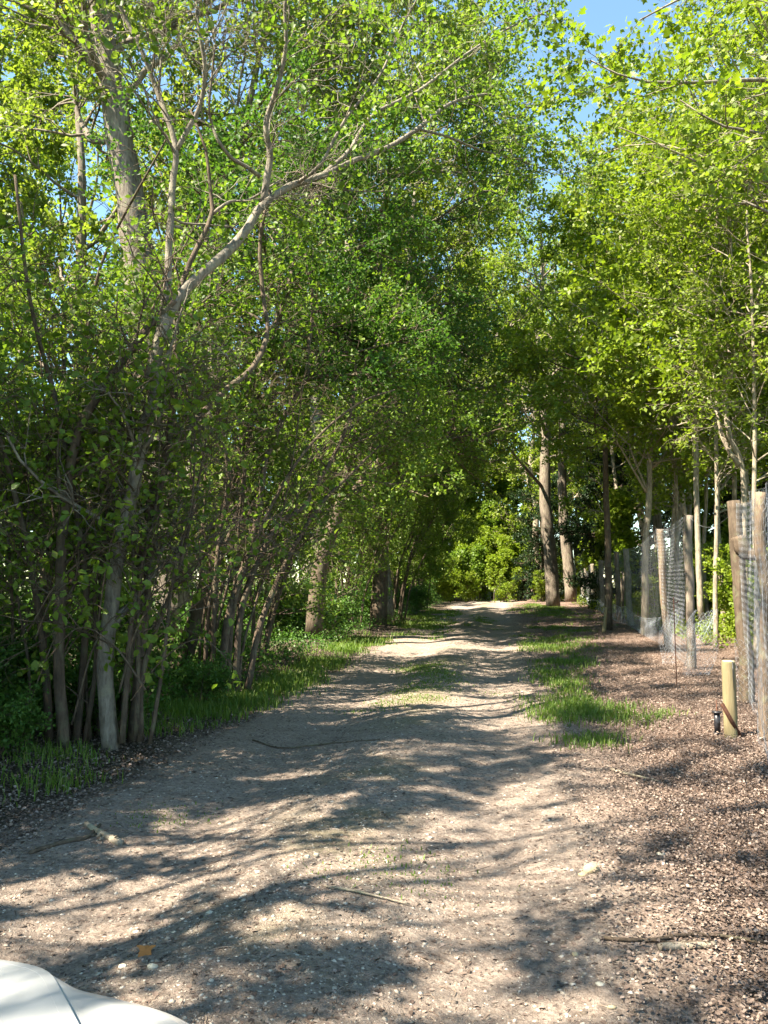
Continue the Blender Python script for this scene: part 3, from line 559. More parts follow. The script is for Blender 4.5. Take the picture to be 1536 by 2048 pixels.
stool(1.6, 34, 9, 7, .15, 'hazel clump farthest down the left row, its leaves touching the track edge', 35, leaf=(15, .07, .12, 'simple'))
stool(-3.7, 8.2, 7, 5.5, .1, 'dim hazel clump set back behind the nearest hazel on the left', 36, lit=.9)
stool(-3.9, 5.0, 7, 5, -.2, 'hazel clump at the left edge of the photo, half out of frame', 37, lit=.9)

# --- the dark evergreen mass over the middle of the left side, and the dark trunk under it
rg = np.random.default_rng(41)
def sunny(p, r): return np.ones(len(p), bool)
b = G(757, 1240); b = np.array([P(757, 1240, 22)[0], 22.0, 0.0]); b[2] = hz(b[0], b[1])
tr, lv = broad(b, 15, 4.6, 3.4, rg, r=.19, lean=(.4, -1), n1=34, n2=10, n3=6, ang=(.9, 1.5), sag=.05)
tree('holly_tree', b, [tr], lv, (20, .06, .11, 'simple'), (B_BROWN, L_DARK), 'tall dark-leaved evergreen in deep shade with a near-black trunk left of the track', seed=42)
b = np.array([-2.7, 10.3, hz(-2.7, 10.3)])
tr, lv = broad(b, 7.6, 2.7, 3.5, rg, r=.09, lean=(2.1, .3), n1=34, n2=9, n3=7, ang=(.9, 1.5), sag=.05)
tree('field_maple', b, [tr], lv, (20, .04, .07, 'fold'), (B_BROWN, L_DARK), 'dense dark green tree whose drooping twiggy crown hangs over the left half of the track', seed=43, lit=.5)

# --- tall limes in the left row whose crowns close over the track
for q, (x, y, H, cr, lnx, lab) in enumerate([(-2.4, 20.5, 19, 5.4, 2.6, 'tall lime in the left row whose high crown fills the top centre'), (-1.0, 27.5, 19, 5.0, 1.6, 'second tall lime further down the left row, leaning over the track'),
                                   (.1, 24.5, 18, 5.0, 1.5, 'lime whose trunk stands closest to the track edge, its crown arching over the ruts'), (-4.6, 16.5, 16, 4.6, 2.0, 'lime between the old oak and the evergreen, with pale limbs among fresh leaves')]):
    rg = np.random.default_rng(400 + q); b = np.array([x, y, hz(x, y)]); tr, lv = broad(b, H, cr, 6.0, rg, r=.2, lean=(lnx, 0), n1=30, n2=9, n3=6)
    tree('lime_tree', b, [tr], lv, (20, .09, .15, 'simple'), (B_GREY, L_OAK), lab, seed=410 + q, lit=.5)
# --- the big oak at the upper left
b = np.array([P(330, 1250, 15)[0], 15.0, 0.0])
oak = px_line([(345, 1270, 15), (330, 1000, 15), (300, 700, 15), (262, 420, 15), (225, 180, 15), (195, 0, 15), (170, -160, 15), (160, -420, 15), (180, -640, 15)], 88, 14, 34, 14)
tree('oak_tree', b, [oak], [dict(m=20, t0=.48, t1=1, ang=(.7, 1.2), L=5.2, radf=.42, K=9, gn=.17, trop=.04, sides=6, rmin=.02),
     dict(m=8, t0=.25, t1=1, ang=(.5, 1.1), L=2.1, radf=.55, K=6, gn=.2, trop=.03, sides=4, rmin=.008), dict(m=6, t0=.2, t1=1, ang=(.4, 1.1), L=1.0, radf=.6, K=4, gn=.2, trop=0, sides=3, rmin=.004)],
     (22, .07, .12, 'simple'), (B_OAK, L_OAK), 'old oak with a thick furrowed trunk rising through the leaves at the upper left', seed=44, lit=.6)

# --- canopy added to shade the near track: unseen except its lowest sprays
for k_, (bx, by, H, cr, z0, ln, sdn, lab) in enumerate([(-6.0, .4, 9, 5.2, 3.4, (.5, .3), 51, 'beech added out of frame beside the car, left of the track, to shade the foreground'),
                                  (-4.8, -3.6, 9.5, 5.4, 3.4, (.8, .6), 52, 'beech added out of frame behind the car to throw shade on the track')]):
    rg = np.random.default_rng(sdn); b = np.array([bx, by, hz(bx, by)])
    tr, lv = broad(b, H, cr, z0, rg, r=.15, lean=ln, n1=30, n2=9, n3=7); lv[0]['radf'] = .3
    tree('shade_beech', b, [tr], lv, (40, .04, .068, 'simple'), (B_GREY, L_BRIGHT), lab, seed=sdn + 5, lit=.97)

rg = np.random.default_rng(91); b = np.array([-7.8, 3.4, hz(-7.8, 3.4)]); tr, lv = broad(b, 9.5, 3.9, 1.6, rg, r=.13, n1=36, n2=10, n3=7)  # unseen tree added to keep the sun off the nearest hazel
tree('holly_tree', b, [tr], lv, (20, .06, .09, 'simple'), (B_GREY, L_DARK), 'unseen dense holly added left of the car to shade the nearest hazel', seed=92, lit=.97)
for q, (x, y, H, n_, lab) in enumerate([(-8.2, 4.8, 8.5, 9, 'unseen broad hazel added left of the frame to shade the nearest hazel'), (-6.9, 8.8, 5.2, 9, 'hazel behind the two nearest hazels on the left'), (-6.0, 2.6, 6.5, 8, 'unseen hazel added for shade beside the car, out of frame at the left')]):
    stool(x, y, n_, H, .05, lab, 300 + q, lit=.95, leaf=(22, .05, .09, 'simple'), lv=[dict(HF[0], m=13, L=1.8), dict(HF[1], m=7, L=.9), HF[2]])  # the two hazels outside the frame are added for their shade
# --- right side trees
RL = dict(n1=22, n2=8, n3=6)
def rtree(name, tr_px, r0, r1, cr, t0, label, seed, leafs, mats, m1=22, trop=.03, l2=None, ang=(.8, 1.3), extra_tr=(), lit=0.0, n2=8, n3=6, group=None, t1=1.0, per=13, shape='simple', sides=10):
    b = P(*tr_px[0]); b[2] = hz(b[0], b[1])
    trs = [px_line(tr_px, r0, r1, 32, sides)] + [px_line(e, a_, c_, 16, 6) for e, a_, c_ in extra_tr]
    prof = lambda t: np.sqrt(np.clip(1 - ((t - (t0 + .45 * (1 - t0))) / (.62 * (1 - t0))) ** 2, .1, 1))
    lv = [dict(m=m1, t0=t0, t1=t1, ang=ang, L=cr, radf=.42, K=8, gn=.14, trop=trop, prof=prof, sides=5, rmin=.010),
          dict(m=n2, t0=.2, t1=1, ang=(.5, 1.1), L=l2 or cr * .42, radf=.55, K=5, gn=.18, trop=.02, sides=4, flat=.6, rmin=.005),
          dict(m=n3, t0=.2, t1=1, ang=(.4, 1.1), L=(l2 or cr * .42) * .5, radf=.6, K=4, gn=.2, trop=0.0, sides=3, flat=.6, rmin=.003)]
    rgx = np.random.default_rng(seed)
    t = thing(name, b, label, 'tree', group); Mt = Mesh(); tw = []
    tw.append(grow([trs[0]], lv, rgx, [Mt]))
    for e in trs[1:]:
        tw.append(grow([e], [dict(m=7, t0=.3, t1=1, ang=(.4, 1.1), L=cr * .35, radf=.55, K=5, gn=.18, trop=.02, sides=4, flat=.6, rmin=.005), dict(m=5, t0=.2, t1=1, ang=(.4, 1.1), L=cr * .18, radf=.6, K=4, gn=.2, trop=0.0, sides=3, flat=.6, rmin=.003)], rgx, [Mt]))
    Mt.build('trunk', mats[0], t, loc=b)
    M = Mesh(); TOTAL[0] += foliate(M, np.concatenate(tw), per, *leafs, shape, rng=rgx, lit=lit, extra=lambda p, r: r.random(len(p)) < .35 + .65 * smooth(p[:, 2], 3.0, 6.0)); M.build('crown', mats[1], t, loc=b)
    return t
rtree('sycamore_tree', [(1107, 1216, 36), (1101, 1119, 36), (1091, 1014, 36), (1091, 916, 36), (1092, 867, 36), (1084, 805, 36), (1070, 756, 36), (1075, 680, 36), (1085, 560, 36), (1080, 440, 36)], 28, 6, 6.0, .40,
      'tall tree with a curved grey trunk standing in bright grass beside the track', 61, (.14, .22), (B_OAK, L_BRIGHT), m1=26,
      extra_tr=[([(1096, 918, 36), (1125, 908, 35), (1150, 902, 34), (1192, 899, 33), (1215, 890, 32)], 8, 3), ([(1090, 980, 36), (1052, 937, 35), (1025, 905, 34), (1000, 872, 33)], 8, 3), ([(1086, 820, 36), (1110, 808, 36), (1140, 810, 35)], 7, 3), ([(1072, 800, 36), (1062, 760, 36), (1058, 700, 36)], 10, 4)])
rtree('sycamore_tree', [(1142, 1203, 41), (1136, 1120, 41), (1126, 1021, 41), (1124, 900, 41), (1130, 760, 41), (1150, 600, 41), (1160, 440, 41)], 25, 8, 6.0, .35,
      'stout trunk close behind the curved grey one at the start of the far fence', 62, (.15, .23), (B_OAK, L_BRIGHT), m1=24)
rtree('maple_sapling', [(1217, 1262, 19.5), (1217, 1150, 19.5), (1214, 1049, 19.5), (1211, 944, 19.5), (1211, 840, 19.5), (1213, 752, 19.5), (1208, 700, 19.5), (1215, 640, 19.5), (1218, 560, 19.5), (1212, 470, 19.5)], 15, 5, 3.0, .38,
      'slim straight tree with a dark lower trunk standing in front of the fence', 63, (.09, .15), (B_BROWN, L_BRIGHT), m1=24, ang=(.7, 1.3))
rtree('maple_sapling', [(1290, 1277, 17.7), (1290, 1180, 17.7), (1291, 1084, 17.7), (1298, 997, 17.7), (1300, 909, 17.7), (1303, 800, 17.7), (1304, 690, 17.7), (1296, 560, 17.7), (1300, 420, 17.7), (1310, 300, 17.7)], 15, 5, 3.1, .34,
      'pale young tree with spreading bare branches standing in the line of the fence', 64, (.085, .14), (B_PALE, L_BRIGHT), m1=24,
      extra_tr=[([(1293, 985, 17.7), (1270, 945, 17.5), (1241, 895, 17.3), (1225, 870, 17.1)], 6, 2), ([(1302, 935, 17.7), (1314, 928, 17.7), (1345, 890, 17.9), (1377, 850, 18.1), (1390, 800, 18.2)], 8, 3), ([(1294, 980, 17.7), (1262, 900, 17.7), (1255, 850, 17.7)], 5, 2)])
rtree('maple_sapling', [(1402, 1240, 15.5), (1398, 1153, 15.5), (1394, 1014, 15.5), (1391, 874, 15.5), (1387, 752, 15.5), (1390, 640, 15.5), (1380, 500, 15.5), (1385, 350, 15.5), (1400, 200, 15.5)], 13, 5, 2.9, .36,
      'straight sunlit trunk just inside the fence, behind the thick bark-covered post', 65, (.10, .16), (B_PALE, L_BRIGHT), m1=24)
rtree('birch_tree', [(1492, 1220, 13.5), (1488, 1080, 13.5), (1485, 937, 13.5), (1457, 867, 13.5), (1450, 780, 13.5), (1453, 700, 13.5), (1462, 560, 13.5), (1455, 380, 13.5), (1440, 200, 13.5)], 13, 5, 2.8, .36,
      'pale twin-stemmed birch at the right, its stem bending sharply above the posts', 66, (.07, .12), (B_PALE, L_BRIGHT), m1=22,
      extra_tr=[([(1478, 930, 13.5), (1447, 880, 13.6), (1433, 822, 13.7), (1428, 740, 13.8), (1410, 640, 13.8), (1415, 480, 13.8)], 11, 4)])
rtree('maple_sapling', [(1345, 1215, 24), (1345, 1100, 24), (1350, 980, 24), (1340, 850, 24), (1335, 700, 24), (1340, 540, 24), (1335, 380, 24)], 12, 4, 3.6, .3,
      'thin maple deeper in the wood between the two pale fence-line trees', 67, (.08, .13), (B_PALE, L_BRIGHT), m1=24)
rtree('oak_tree', [(1320, 1236, 27), (1318, 1100, 27), (1300, 900, 27), (1270, 700, 27), (1250, 560, 27), (1240, 460, 27)], 22, 6, 5.4, .38,
      'taller oak behind the fence reaching toward the blue gap of sky', 70, (.08, .14), (B_OAK, L_OAK), m1=14, per=9)
rtree('maple_tree', [(1640, 1240, 12), (1640, 1000, 12), (1630, 800, 12), (1610, 560, 12), (1600, 300, 12), (1590, 60, 12), (1580, -200, 12)], 26, 8, 3.8, .36,
      'maple at the right edge of the photo with bright yellow-green leaves', 68, (.06, .10), (B_PALE, L_BRIGHT), m1=28)
for q, (px, Yq, tx, w, lab) in enumerate([(1432, 14.5, 1440, 10, 'thin pale trunk just left of the twin-stemmed birch'), (1512, 12.5, 1500, 12, 'pale thin trunk between the two nearest tall posts'), (1350, 19, 1362, 9, 'thin straight trunk seen between the bark-covered post and the hooked rod'),
                                    (1465, 18, 1476, 12, 'slender trunk rising directly behind the leaning post with the knotted stub'), (1418, 20, 1400, 9, 'thin trunk deep in the wood right of the bark-covered post')]):
    gy = 1162 + 2002 / Yq; rgp = np.random.default_rng(600 + q)
    rtree('maple_sapling', [(px, gy, Yq)] + [(px + (tx - px) * u + rgp.normal(0, 5), gy + (320 - gy) * u, Yq) for u in (.15, .3, .45, .6, .75, .9, 1)], w, 3, 2.2, .3, lab, 620 + q, (.06, .105), (B_PALE, L_BRIGHT), m1=26, per=8, ang=(.6, 1.1), trop=.05, sides=8)
rtree('maple_tree', [(2100, 1350, 8.6), (2100, 900, 8.6), (2060, 500, 8.6), (2000, 150, 8.6), (1960, -200, 8.6), (1930, -500, 8.6)], 34, 8, 3.4, .34,
      'near maple leaning in from beyond the right edge, its lobed leaves hanging against the sky', 69, (.06, .10), (B_GREY, L_BRIGHT), m1=20,
      extra_tr=[([(2010, 300, 8.6), (1780, 200, 8.4), (1536, 160, 8.2), (1400, 165, 8.1), (1270, 160, 8.0), (1180, 120, 8.0)], 14, 3), ([(2000, 420, 8.6), (1740, 330, 8.2), (1536, 270, 7.9), (1440, 250, 7.8), (1360, 200, 7.8)], 12, 3),
                ([(2010, 150, 8.6), (1780, 20, 8.2), (1560, -60, 8.0), (1400, -20, 8.0), (1280, 40, 8.0)], 14, 3), ([(1990, 500, 8.6), (1760, 470, 8.4), (1580, 440, 8.4), (1480, 400, 8.4), (1400, 390, 8.6)], 11, 3)], per=12, shape='lobed')

# --- woodland beyond: a few trees of each kind, copied
LOCAL[0] = True
def template(kind, seed):
    rg = np.random.default_rng(seed); z = np.zeros(3)
    if kind == 'broad': tr, lv = broad(z, 17, 4.6, 2.5, rg, r=.22, n1=30, n2=9, n3=6); return tr, lv, (18, .12, .21, 'simple'), (B_PALE, L_BRIGHT)
    if kind == 'spring': tr, lv = broad(z, 19, 4.8, 4.5, rg, r=.24, n1=28, n2=9, n3=6); return tr, lv, (18, .12, .2, 'simple'), (B_OAK, L_OAK)
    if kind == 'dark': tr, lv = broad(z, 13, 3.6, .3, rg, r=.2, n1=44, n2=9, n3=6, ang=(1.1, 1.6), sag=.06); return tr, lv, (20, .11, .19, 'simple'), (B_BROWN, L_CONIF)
    if kind == 'slim': tr, lv = broad(z, 13, 2.6, 3.6, rg, r=.085, n1=22, n2=7, n3=5); return tr, lv, (12, .09, .15, 'simple'), (B_PALE, L_BRIGHT)
def copy_tree(src, loc, rz, sc):
    c = src.copy(); COL.objects.link(c); c.location = loc; c.rotation_euler = (0, 0, rz); c.scale = (sc, sc, sc)
    for ch in list(src.children):
        d = ch.copy(); COL.objects.link(d); d.parent = c
    return c
SPOTS = {
 'broad': ('maple_tree', 'leafy yellow-green tree in the sunlit wood at the end of the track', 'trees at the end of the track',
   [(.5, 56, 1.2), (5, 59, 1.5), (10.5, 53, 1.1), (14.5, 55, 1.3), (-4, 55, 1.0), (15, 45, 1.1), (2.5, 64, 1.7), (8.5, 64, 1.5)]),
 'spring': ('oak_tree', 'tall oak in fresh pale leaf standing behind the left row', 'oaks behind the left row',
   [(-8.5, 21, 1.0), (-5, 27, .95), (-14, 25, 1.1), (-11, 36, .85), (-4, 39, .6), (-18, 15, 1.0)]),
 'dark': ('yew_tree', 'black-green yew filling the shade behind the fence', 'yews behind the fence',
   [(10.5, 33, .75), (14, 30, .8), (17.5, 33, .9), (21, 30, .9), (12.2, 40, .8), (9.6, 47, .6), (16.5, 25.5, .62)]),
 'slim': ('maple_sapling', 'thin pale sapling with sunlit leaves in the wood behind the fence', 'saplings behind the fence',
   [(9.2, 19.5, 1.0), (11.5, 22, 1.1), (8.6, 15, .95), (12.2, 17, 1.1), (10.2, 26, 1.1), (14.5, 21, 1.15), (11, 12.8, 1.0), (13, 27.5, 1.2), (8.8, 29, 1.0), (16, 14, 1.15), (7.6, 17.2, .8), (9.8, 17.4, .95), (8.2, 21.5, .9), (10.6, 14.6, .9), (9.4, 24, 1.0), (12.6, 24.6, 1.1)]),
}
rg = np.random.default_rng(77)
for kind, (nm, lab, grp, spots) in SPOTS.items():
    srcs = []
    for q, (x, y, s) in enumerate(spots):
        loc = (x, y, float(hz(x, y)) - .05)
        if q < 2:
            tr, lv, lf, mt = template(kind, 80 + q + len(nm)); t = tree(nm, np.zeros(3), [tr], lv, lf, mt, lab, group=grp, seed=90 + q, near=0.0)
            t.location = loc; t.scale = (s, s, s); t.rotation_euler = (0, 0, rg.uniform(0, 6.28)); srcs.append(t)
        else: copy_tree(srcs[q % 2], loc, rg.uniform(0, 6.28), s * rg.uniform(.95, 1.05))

# --- bushes: one kind, copied
def bush_template(seed, mats, leaf, H=2.0):
    rg = np.random.default_rng(seed); S = []
    for q in range(9):
        a = rg.uniform(0, 6.28); h = H * rg.uniform(.5, 1)
        pts = [np.array([math.cos(a) * (.08 + .5 * u * h * rg.uniform(.6, 1)), math.sin(a) * (.08 + .5 * u * h), h * u]) for u in np.linspace(0, 1, 5)]
        S.append((*line(pts, [.016, .012, .004], 10, .05, rg), 5))
    lv = [dict(m=8, t0=.1, t1=1, ang=(.5, 1.2), L=.7, radf=.5, K=5, gn=.16, trop=0, sides=3, rmin=.004), dict(m=6, t0=.1, t1=1, ang=(.5, 1.2), L=.35, radf=.6, K=4, gn=.2, trop=0, sides=3, flat=.7, rmin=.002)]
    t = thing('bush', (0, 0, 0), None, None); Ms = [Mesh()] * 1
    M = Mesh(); tws = []
    tw = grow(S, lv, rg, [M] * len(S)); M.build('stem', mats[0], t)
    M2 = Mesh(); foliate(M2, tw, *leaf, rng=rg, near=0); M2.build('foliage', mats[1], t)
    return t
BUSH = [
 ('leafy bramble bush in dappled sun behind the wire fence', 'bushes behind the fence', L_BRIGHT, (13, .06, .11, 'fold'), 2.3,
   [(6.6, 12.6, .8), (7.4, 15.4, .85), (8.4, 17.8, .9), (6.4, 10.4, .7), (8.4, 12.4, 1.0), (9.8, 15.2, 1.1), (8.9, 22, 1.0), (10, 25.5, 1.1), (11.5, 19.3, 1.2), (7.3, 19.4, .55), (12.8, 24, 1.2), (10.5, 30.5, 1.1), (7.6, 9.3, .8), (9.6, 10.9, 1.0), (12, 14, 1.1), (7.0, 13.9, .8), (7.9, 16.8, .9), (9.3, 19.4, 1.1), (6.0, 9.0, .55), (8.6, 14.2, 1.0), (10.8, 17.4, 1.2), (6.9, 11.4, .8), (9.2, 23.8, 1.1)]),
 ('low dark bush under the hazels left of the track', 'bushes under the hazel row', L_UNDER, (11, .045, .08, 'fold'), 1.4,
   [(-3.2, 5.3, .6), (-2.0, 9.6, .5), (-2.9, 6.6, .5), (-2.75, 5.5, .38), (-2.3, 6.5, .36), (-1.9, 8.0, .4), (-3.3, 5.9, .5), (-3.2, 9.6, .8), (-2.6, 12.6, .9), (-3.1, 6.6, .7), (-2.5, 16.5, 1.0), (-1.2, 16.4, .75), (-1.4, 22, 1.1), (-.4, 23, .9), (.4, 29.5, 1.1), (1.3, 31.5, .9), (-4.4, 8.6, .9), (-5.2, 6.6, 1.0), (-4.6, 11.5, 1.1), (1.9, 38.5, 1.0), (-3.6, 4.7, .6), (-5.5, 15, 1.2), (-2.3, 19.6, .9)]),
 ('sunlit green bush closing off the far end of the track', 'bushes at the end of the track', L_BRIGHT, (9, .10, .17, 'simple'), 2.6,
   [(3.2, 46.5, 1.0), (5.4, 49, 1.1), (7.4, 47.5, .8), (1.4, 44, 1.0), (9.4, 46, .7), (4.2, 52, 1.3), (6.6, 53, 1.3), (-.8, 47, 1.3), (11.5, 47, 1.0), (2.4, 55, 1.6), (8.6, 54, 1.5), (5, 59, 1.9), (0, 52, 1.5), (10.5, 60, 1.8)]),
]
for bi, (lab, grp, lm, lf, H, spots) in enumerate(BUSH):
    srcs = []
    for q, (x, y, s) in enumerate(spots):
        loc = (x, y, float(hz(x, y)) - .04)
        if q < 2: t = bush_template(120 + bi * 7 + q, (B_BROWN, lm), lf, H); tag(t, lab, 'bush', grp); t.location = loc; t.scale = (s, s, s); srcs.append(t)
        else: copy_tree(srcs[q % 2], loc, rg.uniform(0, 6.28), s)

# --- the wood beyond, one mass
LOCAL[0] = True
rg = np.random.default_rng(303); ML, MW, ML2 = Mesh(), Mesh(), Mesh()
ring = []
for q in range(110):
    a = rg.uniform(-72, 62); R_ = rg.uniform(30, 46) if a < -20 else rg.uniform(50, 64) if a < 0 else rg.uniform(60, 85) if a < 16 else rg.uniform(34, 60)
    ring.append((R_ * math.sin(math.radians(a)), R_ * math.cos(math.radians(a)), rg.uniform(.8, 1.15) * (25 if a < -20 else 15 if a < 3 else 28 if a < 16 else 22), 0))
for q in range(150):
    a = rg.uniform(-72, 60) if q < 90 else rg.uniform(-45, -8); R_ = rg.uniform(17, 40) if a < -10 else rg.uniform(55, 80) if a < 15 else rg.uniform(26, 44)
    ring.append((R_ * math.sin(math.radians(a)), R_ * math.cos(math.radians(a)), rg.uniform(3, 6.5), 1))
ring += [(7 + .5 * np.sin(q * 3), 54 + q * 1.2, 5 + (q % 3), 1) for q in range(6)] + [(4 + q, 49.5 + (q * 7 % 3) * .8, 2.6 + (q % 3) * .5, 1) for q in range(8)] + [(6.5, 58, 7, 1), (8.5, 61, 8, 1), (7.4, 66, 9, 1), (4.6, 62, 8, 1), (9.9, 56, 6, 1), (2.5, 58, 7, 1), (8, 74, 27, 0), (5, 78, 28, 0), (3, 70, 26, 0), (11, 72, 25, 0), (11.5, 70, 12, 1), (6.8, 52, 4, 1), (7.9, 50.5, 3.2, 1), (5.2, 51, 3.6, 1), (3.2, 50, 3.2, 1), (12, 64, 9, 1)]
near_ring = [(x_, y_, H_, 2) for x_, y_, H_ in ((6.2, 50, 3.4), (4.6, 49.2, 3.0), (8, 51, 4), (3, 49, 3.4), (5.4, 53, 6), (7.6, 54.5, 7), (9.4, 53, 5), (3.4, 53, 6.5), (1.2, 50, 6), (6.4, 58, 10), (8.8, 59, 10), (4.2, 58, 10), (10.8, 57, 8), (1.5, 56, 10), (7.4, 63, 13), (5, 64, 14), (10, 64, 13), (12.5, 60, 10), (2.6, 62, 13), (-1, 53, 8), (0, 59, 11))] + [(-.06 * y_ - q * 1.1, y_, 4.5 + (q % 3), 2) for q, y_ in enumerate((30, 40, 33, 44, 36, 28, 42, 31, 38, 26, 34, 45, 29, 37))]
for x, y, H, low in ring + near_ring:
    tr, lv = broad((x, y, float(hz(x, y))), H, H * .22 if not low else H * .06, H * (.24 if not low else .42), rg, r=H * .009, sides=5, n1=22 if not low else 16, n2=6, n3=4)
    tw = grow([tr], [lv[0], lv[1], dict(lv[2], wood=False)], rg, [MW])
    big = not low
    foliate(ML if rg.random() < (.5 if low == 2 else .7) else ML2, tw, 26 if low == 2 else 11, .17 if big else .12, .32 if big else .22, 'simple', rg, near=0, spread=.15)
w_ = tag(ML.build('woodland', L_BRIGHT), 'far wood of sunlit trees all round the track', kind='stuff'); MW.build('branches', B_BROWN, w_); ML2.build('leaves', L_HAZEL, w_)
# --- low herbs: nobody could count them
LOCAL[0] = False
def herbs(name, p, H, mat, label, per=9, sz=(.03, .06)):
    n = len(p); tw = np.zeros((n, 3, 3)); h = rng.uniform(.4, 1, n) * H
    for k, u in enumerate((0, .5, 1)): tw[:, k] = p + np.stack([rng.normal(0, .12, n) * h * u, rng.normal(0, .12, n) * h * u, h * u], -1)
    M = Mesh(); foliate(M, tw, per, *sz, 'simple', rng, near=0, spread=.05); return tag(M.build(name, mat), label, kind='stuff')
y = 6.5 * (50 / 6.5) ** rng.random(3000); x = centre(y) - 2.3 - np.abs(rng.normal(0, 1.6, len(y)))
herbs('undergrowth', np.stack([x, y, hz(x, y)], -1), .32, L_UNDER, 'low green plants under the hazel row', 9)
y = 9 * (60 / 9) ** rng.random(3600); x = centre(y) + 4.6 + np.abs(rng.normal(0, 4, len(y))) + (y < 14) * 2
herbs('bramble_undergrowth', np.stack([x, y, hz(x, y)], -1), .5, L_BRIGHT, 'low leafy growth behind the wire fence', 9, (.05, .09))

# ------------------------------------------------------------------ fence: posts and wire
fence = thing('wire_fence', G(1382, 1350), 'tall deer fence of rough wooden posts and wire netting right of the track', 'fence')
fl = np.array(fence.location)
posts = [((1534, 1500), (1521, 985), 22), ((1494, 1420), (1468, 1003), 27), ((1384, 1352), (1378, 1031), 17), ((1337, 1302), (1320, 1058), 15), ((1262, 1258), (1252, 1098), 11.5), ((1239, 1248), (1233, 1104), 9.5),
         ((1207, 1228), (1201, 1120), 8.5), ((1190, 1219), (1184, 1128), 7.5), ((1178, 1212), (1171, 1136), 6.5), ((1168, 1207), (1162, 1142), 5.5), ((1158, 1203), (1154, 1148), 5)]
PB, PT = [], []
for i, (bp, tp, w) in enumerate(posts):
    g0 = G(*bp); Y = g0[1]; g0[2] = hz(g0[0], g0[1]) - .05; tt = P(tp[0], tp[1], Y + .05); PB.append(g0); PT.append(tt)
    r = w * Y / F / 2; M = Mesh()
    pts = [g0 + (tt - g0) * u + np.array([RNG.normal(0, .012), RNG.normal(0, .012), 0]) * (0 < u < 1) for u in np.linspace(0, 1, 6)]
    Q, R = line(pts, [r * 1.1, r, r * .95, r * 1.02, r * .96], 26, .03)
    M.tubes(Q[None], R[None], 12, RNG, rough=.035)
    if i == 1:      # the short limb nailed across to the next post
        Q, R = line([P(1478, 1072, Y - .05), P(1486, 1098, Y - .06), P(1505, 1110, Y - .1), P(1530, 1108, Y - .3)], [.075, .08, .062, .045], 12, .05); M.tubes(Q[None], R[None], 10, RNG, rough=.05)
    po = M.build('post', W_POST if i in (0, 3, 5) else B_BROWN if i == 1 else B_OAK if i == 2 else B_PALE, fence, smooth_=False, loc=fl)  # far posts take a paler bark in place of sunlight
    if i == 1: po['label'] = 'leaning bark-covered post with a knotted limb stub near its top'
    if i == 2: po['label'] = 'thick bark-covered post'
def netting(A0, A1, B0, B1, cell, r, name, mat, bulge=.04, hex_=True, seed=0):
    """netting between the vertical lines A0-A1 and B0-B1"""
    rg = np.random.default_rng(seed); Wd = np.linalg.norm(B0 - A0); Hh = np.linalg.norm(A1 - A0); nu = max(4, int(Wd / cell)); nv = max(4, int(Hh / cell))
    nrmv = nrm(np.cross(B0 - A0, A1 - A0))
    def S_(u, v):
        u = np.asarray(u); v = np.asarray(v)
        p = (A0 * (1 - u)[..., None] + B0 * u[..., None]) * (1 - v)[..., None] + (A1 * (1 - u)[..., None] + B1 * u[..., None]) * v[..., None]
        sag = -.06 * Wd / 3 * np.sin(u * math.pi) * v ** 4
        bl = bulge * np.sin(u * 9 + seed) * np.sin(v * 5 + 1 + seed) + bulge * .5 * np.sin(u * 21 + v * 13)
        p = p + nrmv * bl[..., None]; p[..., 2] += sag; return p
    M = Mesh()
    if hex_:
        segs_u, segs_v = [], []
        for j in range(nv):
            js = np.arange(nu + 1); off = .5 * (j % 2)
            u = np.stack([(js + off) / nu, (js + off) / nu], -1); v = np.stack([np.full(nu + 1, (j + .0) / nv), np.full(nu + 1, (j + .4) / nv)], -1); segs_u.append(u); segs_v.append(v)
            for sg in (-.5, .5):
                u = np.stack([(js + off) / nu, (js + off + sg) / nu], -1); v = np.stack([np.full(nu + 1, (j + .4) / nv), np.full(nu + 1, (j + 1.0) / nv)], -1); segs_u.append(u); segs_v.append(v)
        U = np.concatenate(segs_u).clip(0, 1); V = np.concatenate(segs_v); Pn = S_(U, V)
        M.tubes(Pn, np.full(Pn.shape[:2], r), 3, cap=False)
    else:
        u = (np.arange(nu + 1) / nu)[:, None] + .12 / nu * rg.standard_normal((nu + 1, 1)) + .1 / nu * np.sin(np.linspace(0, 9, 14))[None]; u = u.clip(0, 1); v = np.linspace(0, 1, 14)[None] * np.ones((nu + 1, 1)); M.tubes(S_(u, v), np.full(u.shape, r), 3, cap=False)
        nh = max(3, nv // 3); v = (np.arange(nh + 1) / nh)[:, None] * np.ones((1, 14)); u = np.linspace(0, 1, 14)[None] * np.ones((nh + 1, 1)); M.tubes(S_(u, v), np.full(u.shape, r * .7), 3, cap=False)
    u = np.linspace(0, 1, 16)[None]; M.tubes(S_(u, np.ones_like(u)), np.full(u.shape, r * 1.6), 4, cap=False)
    return M.build(name, mat, fence, loc=fl)
off = np.array([-.09, -.05, 0])
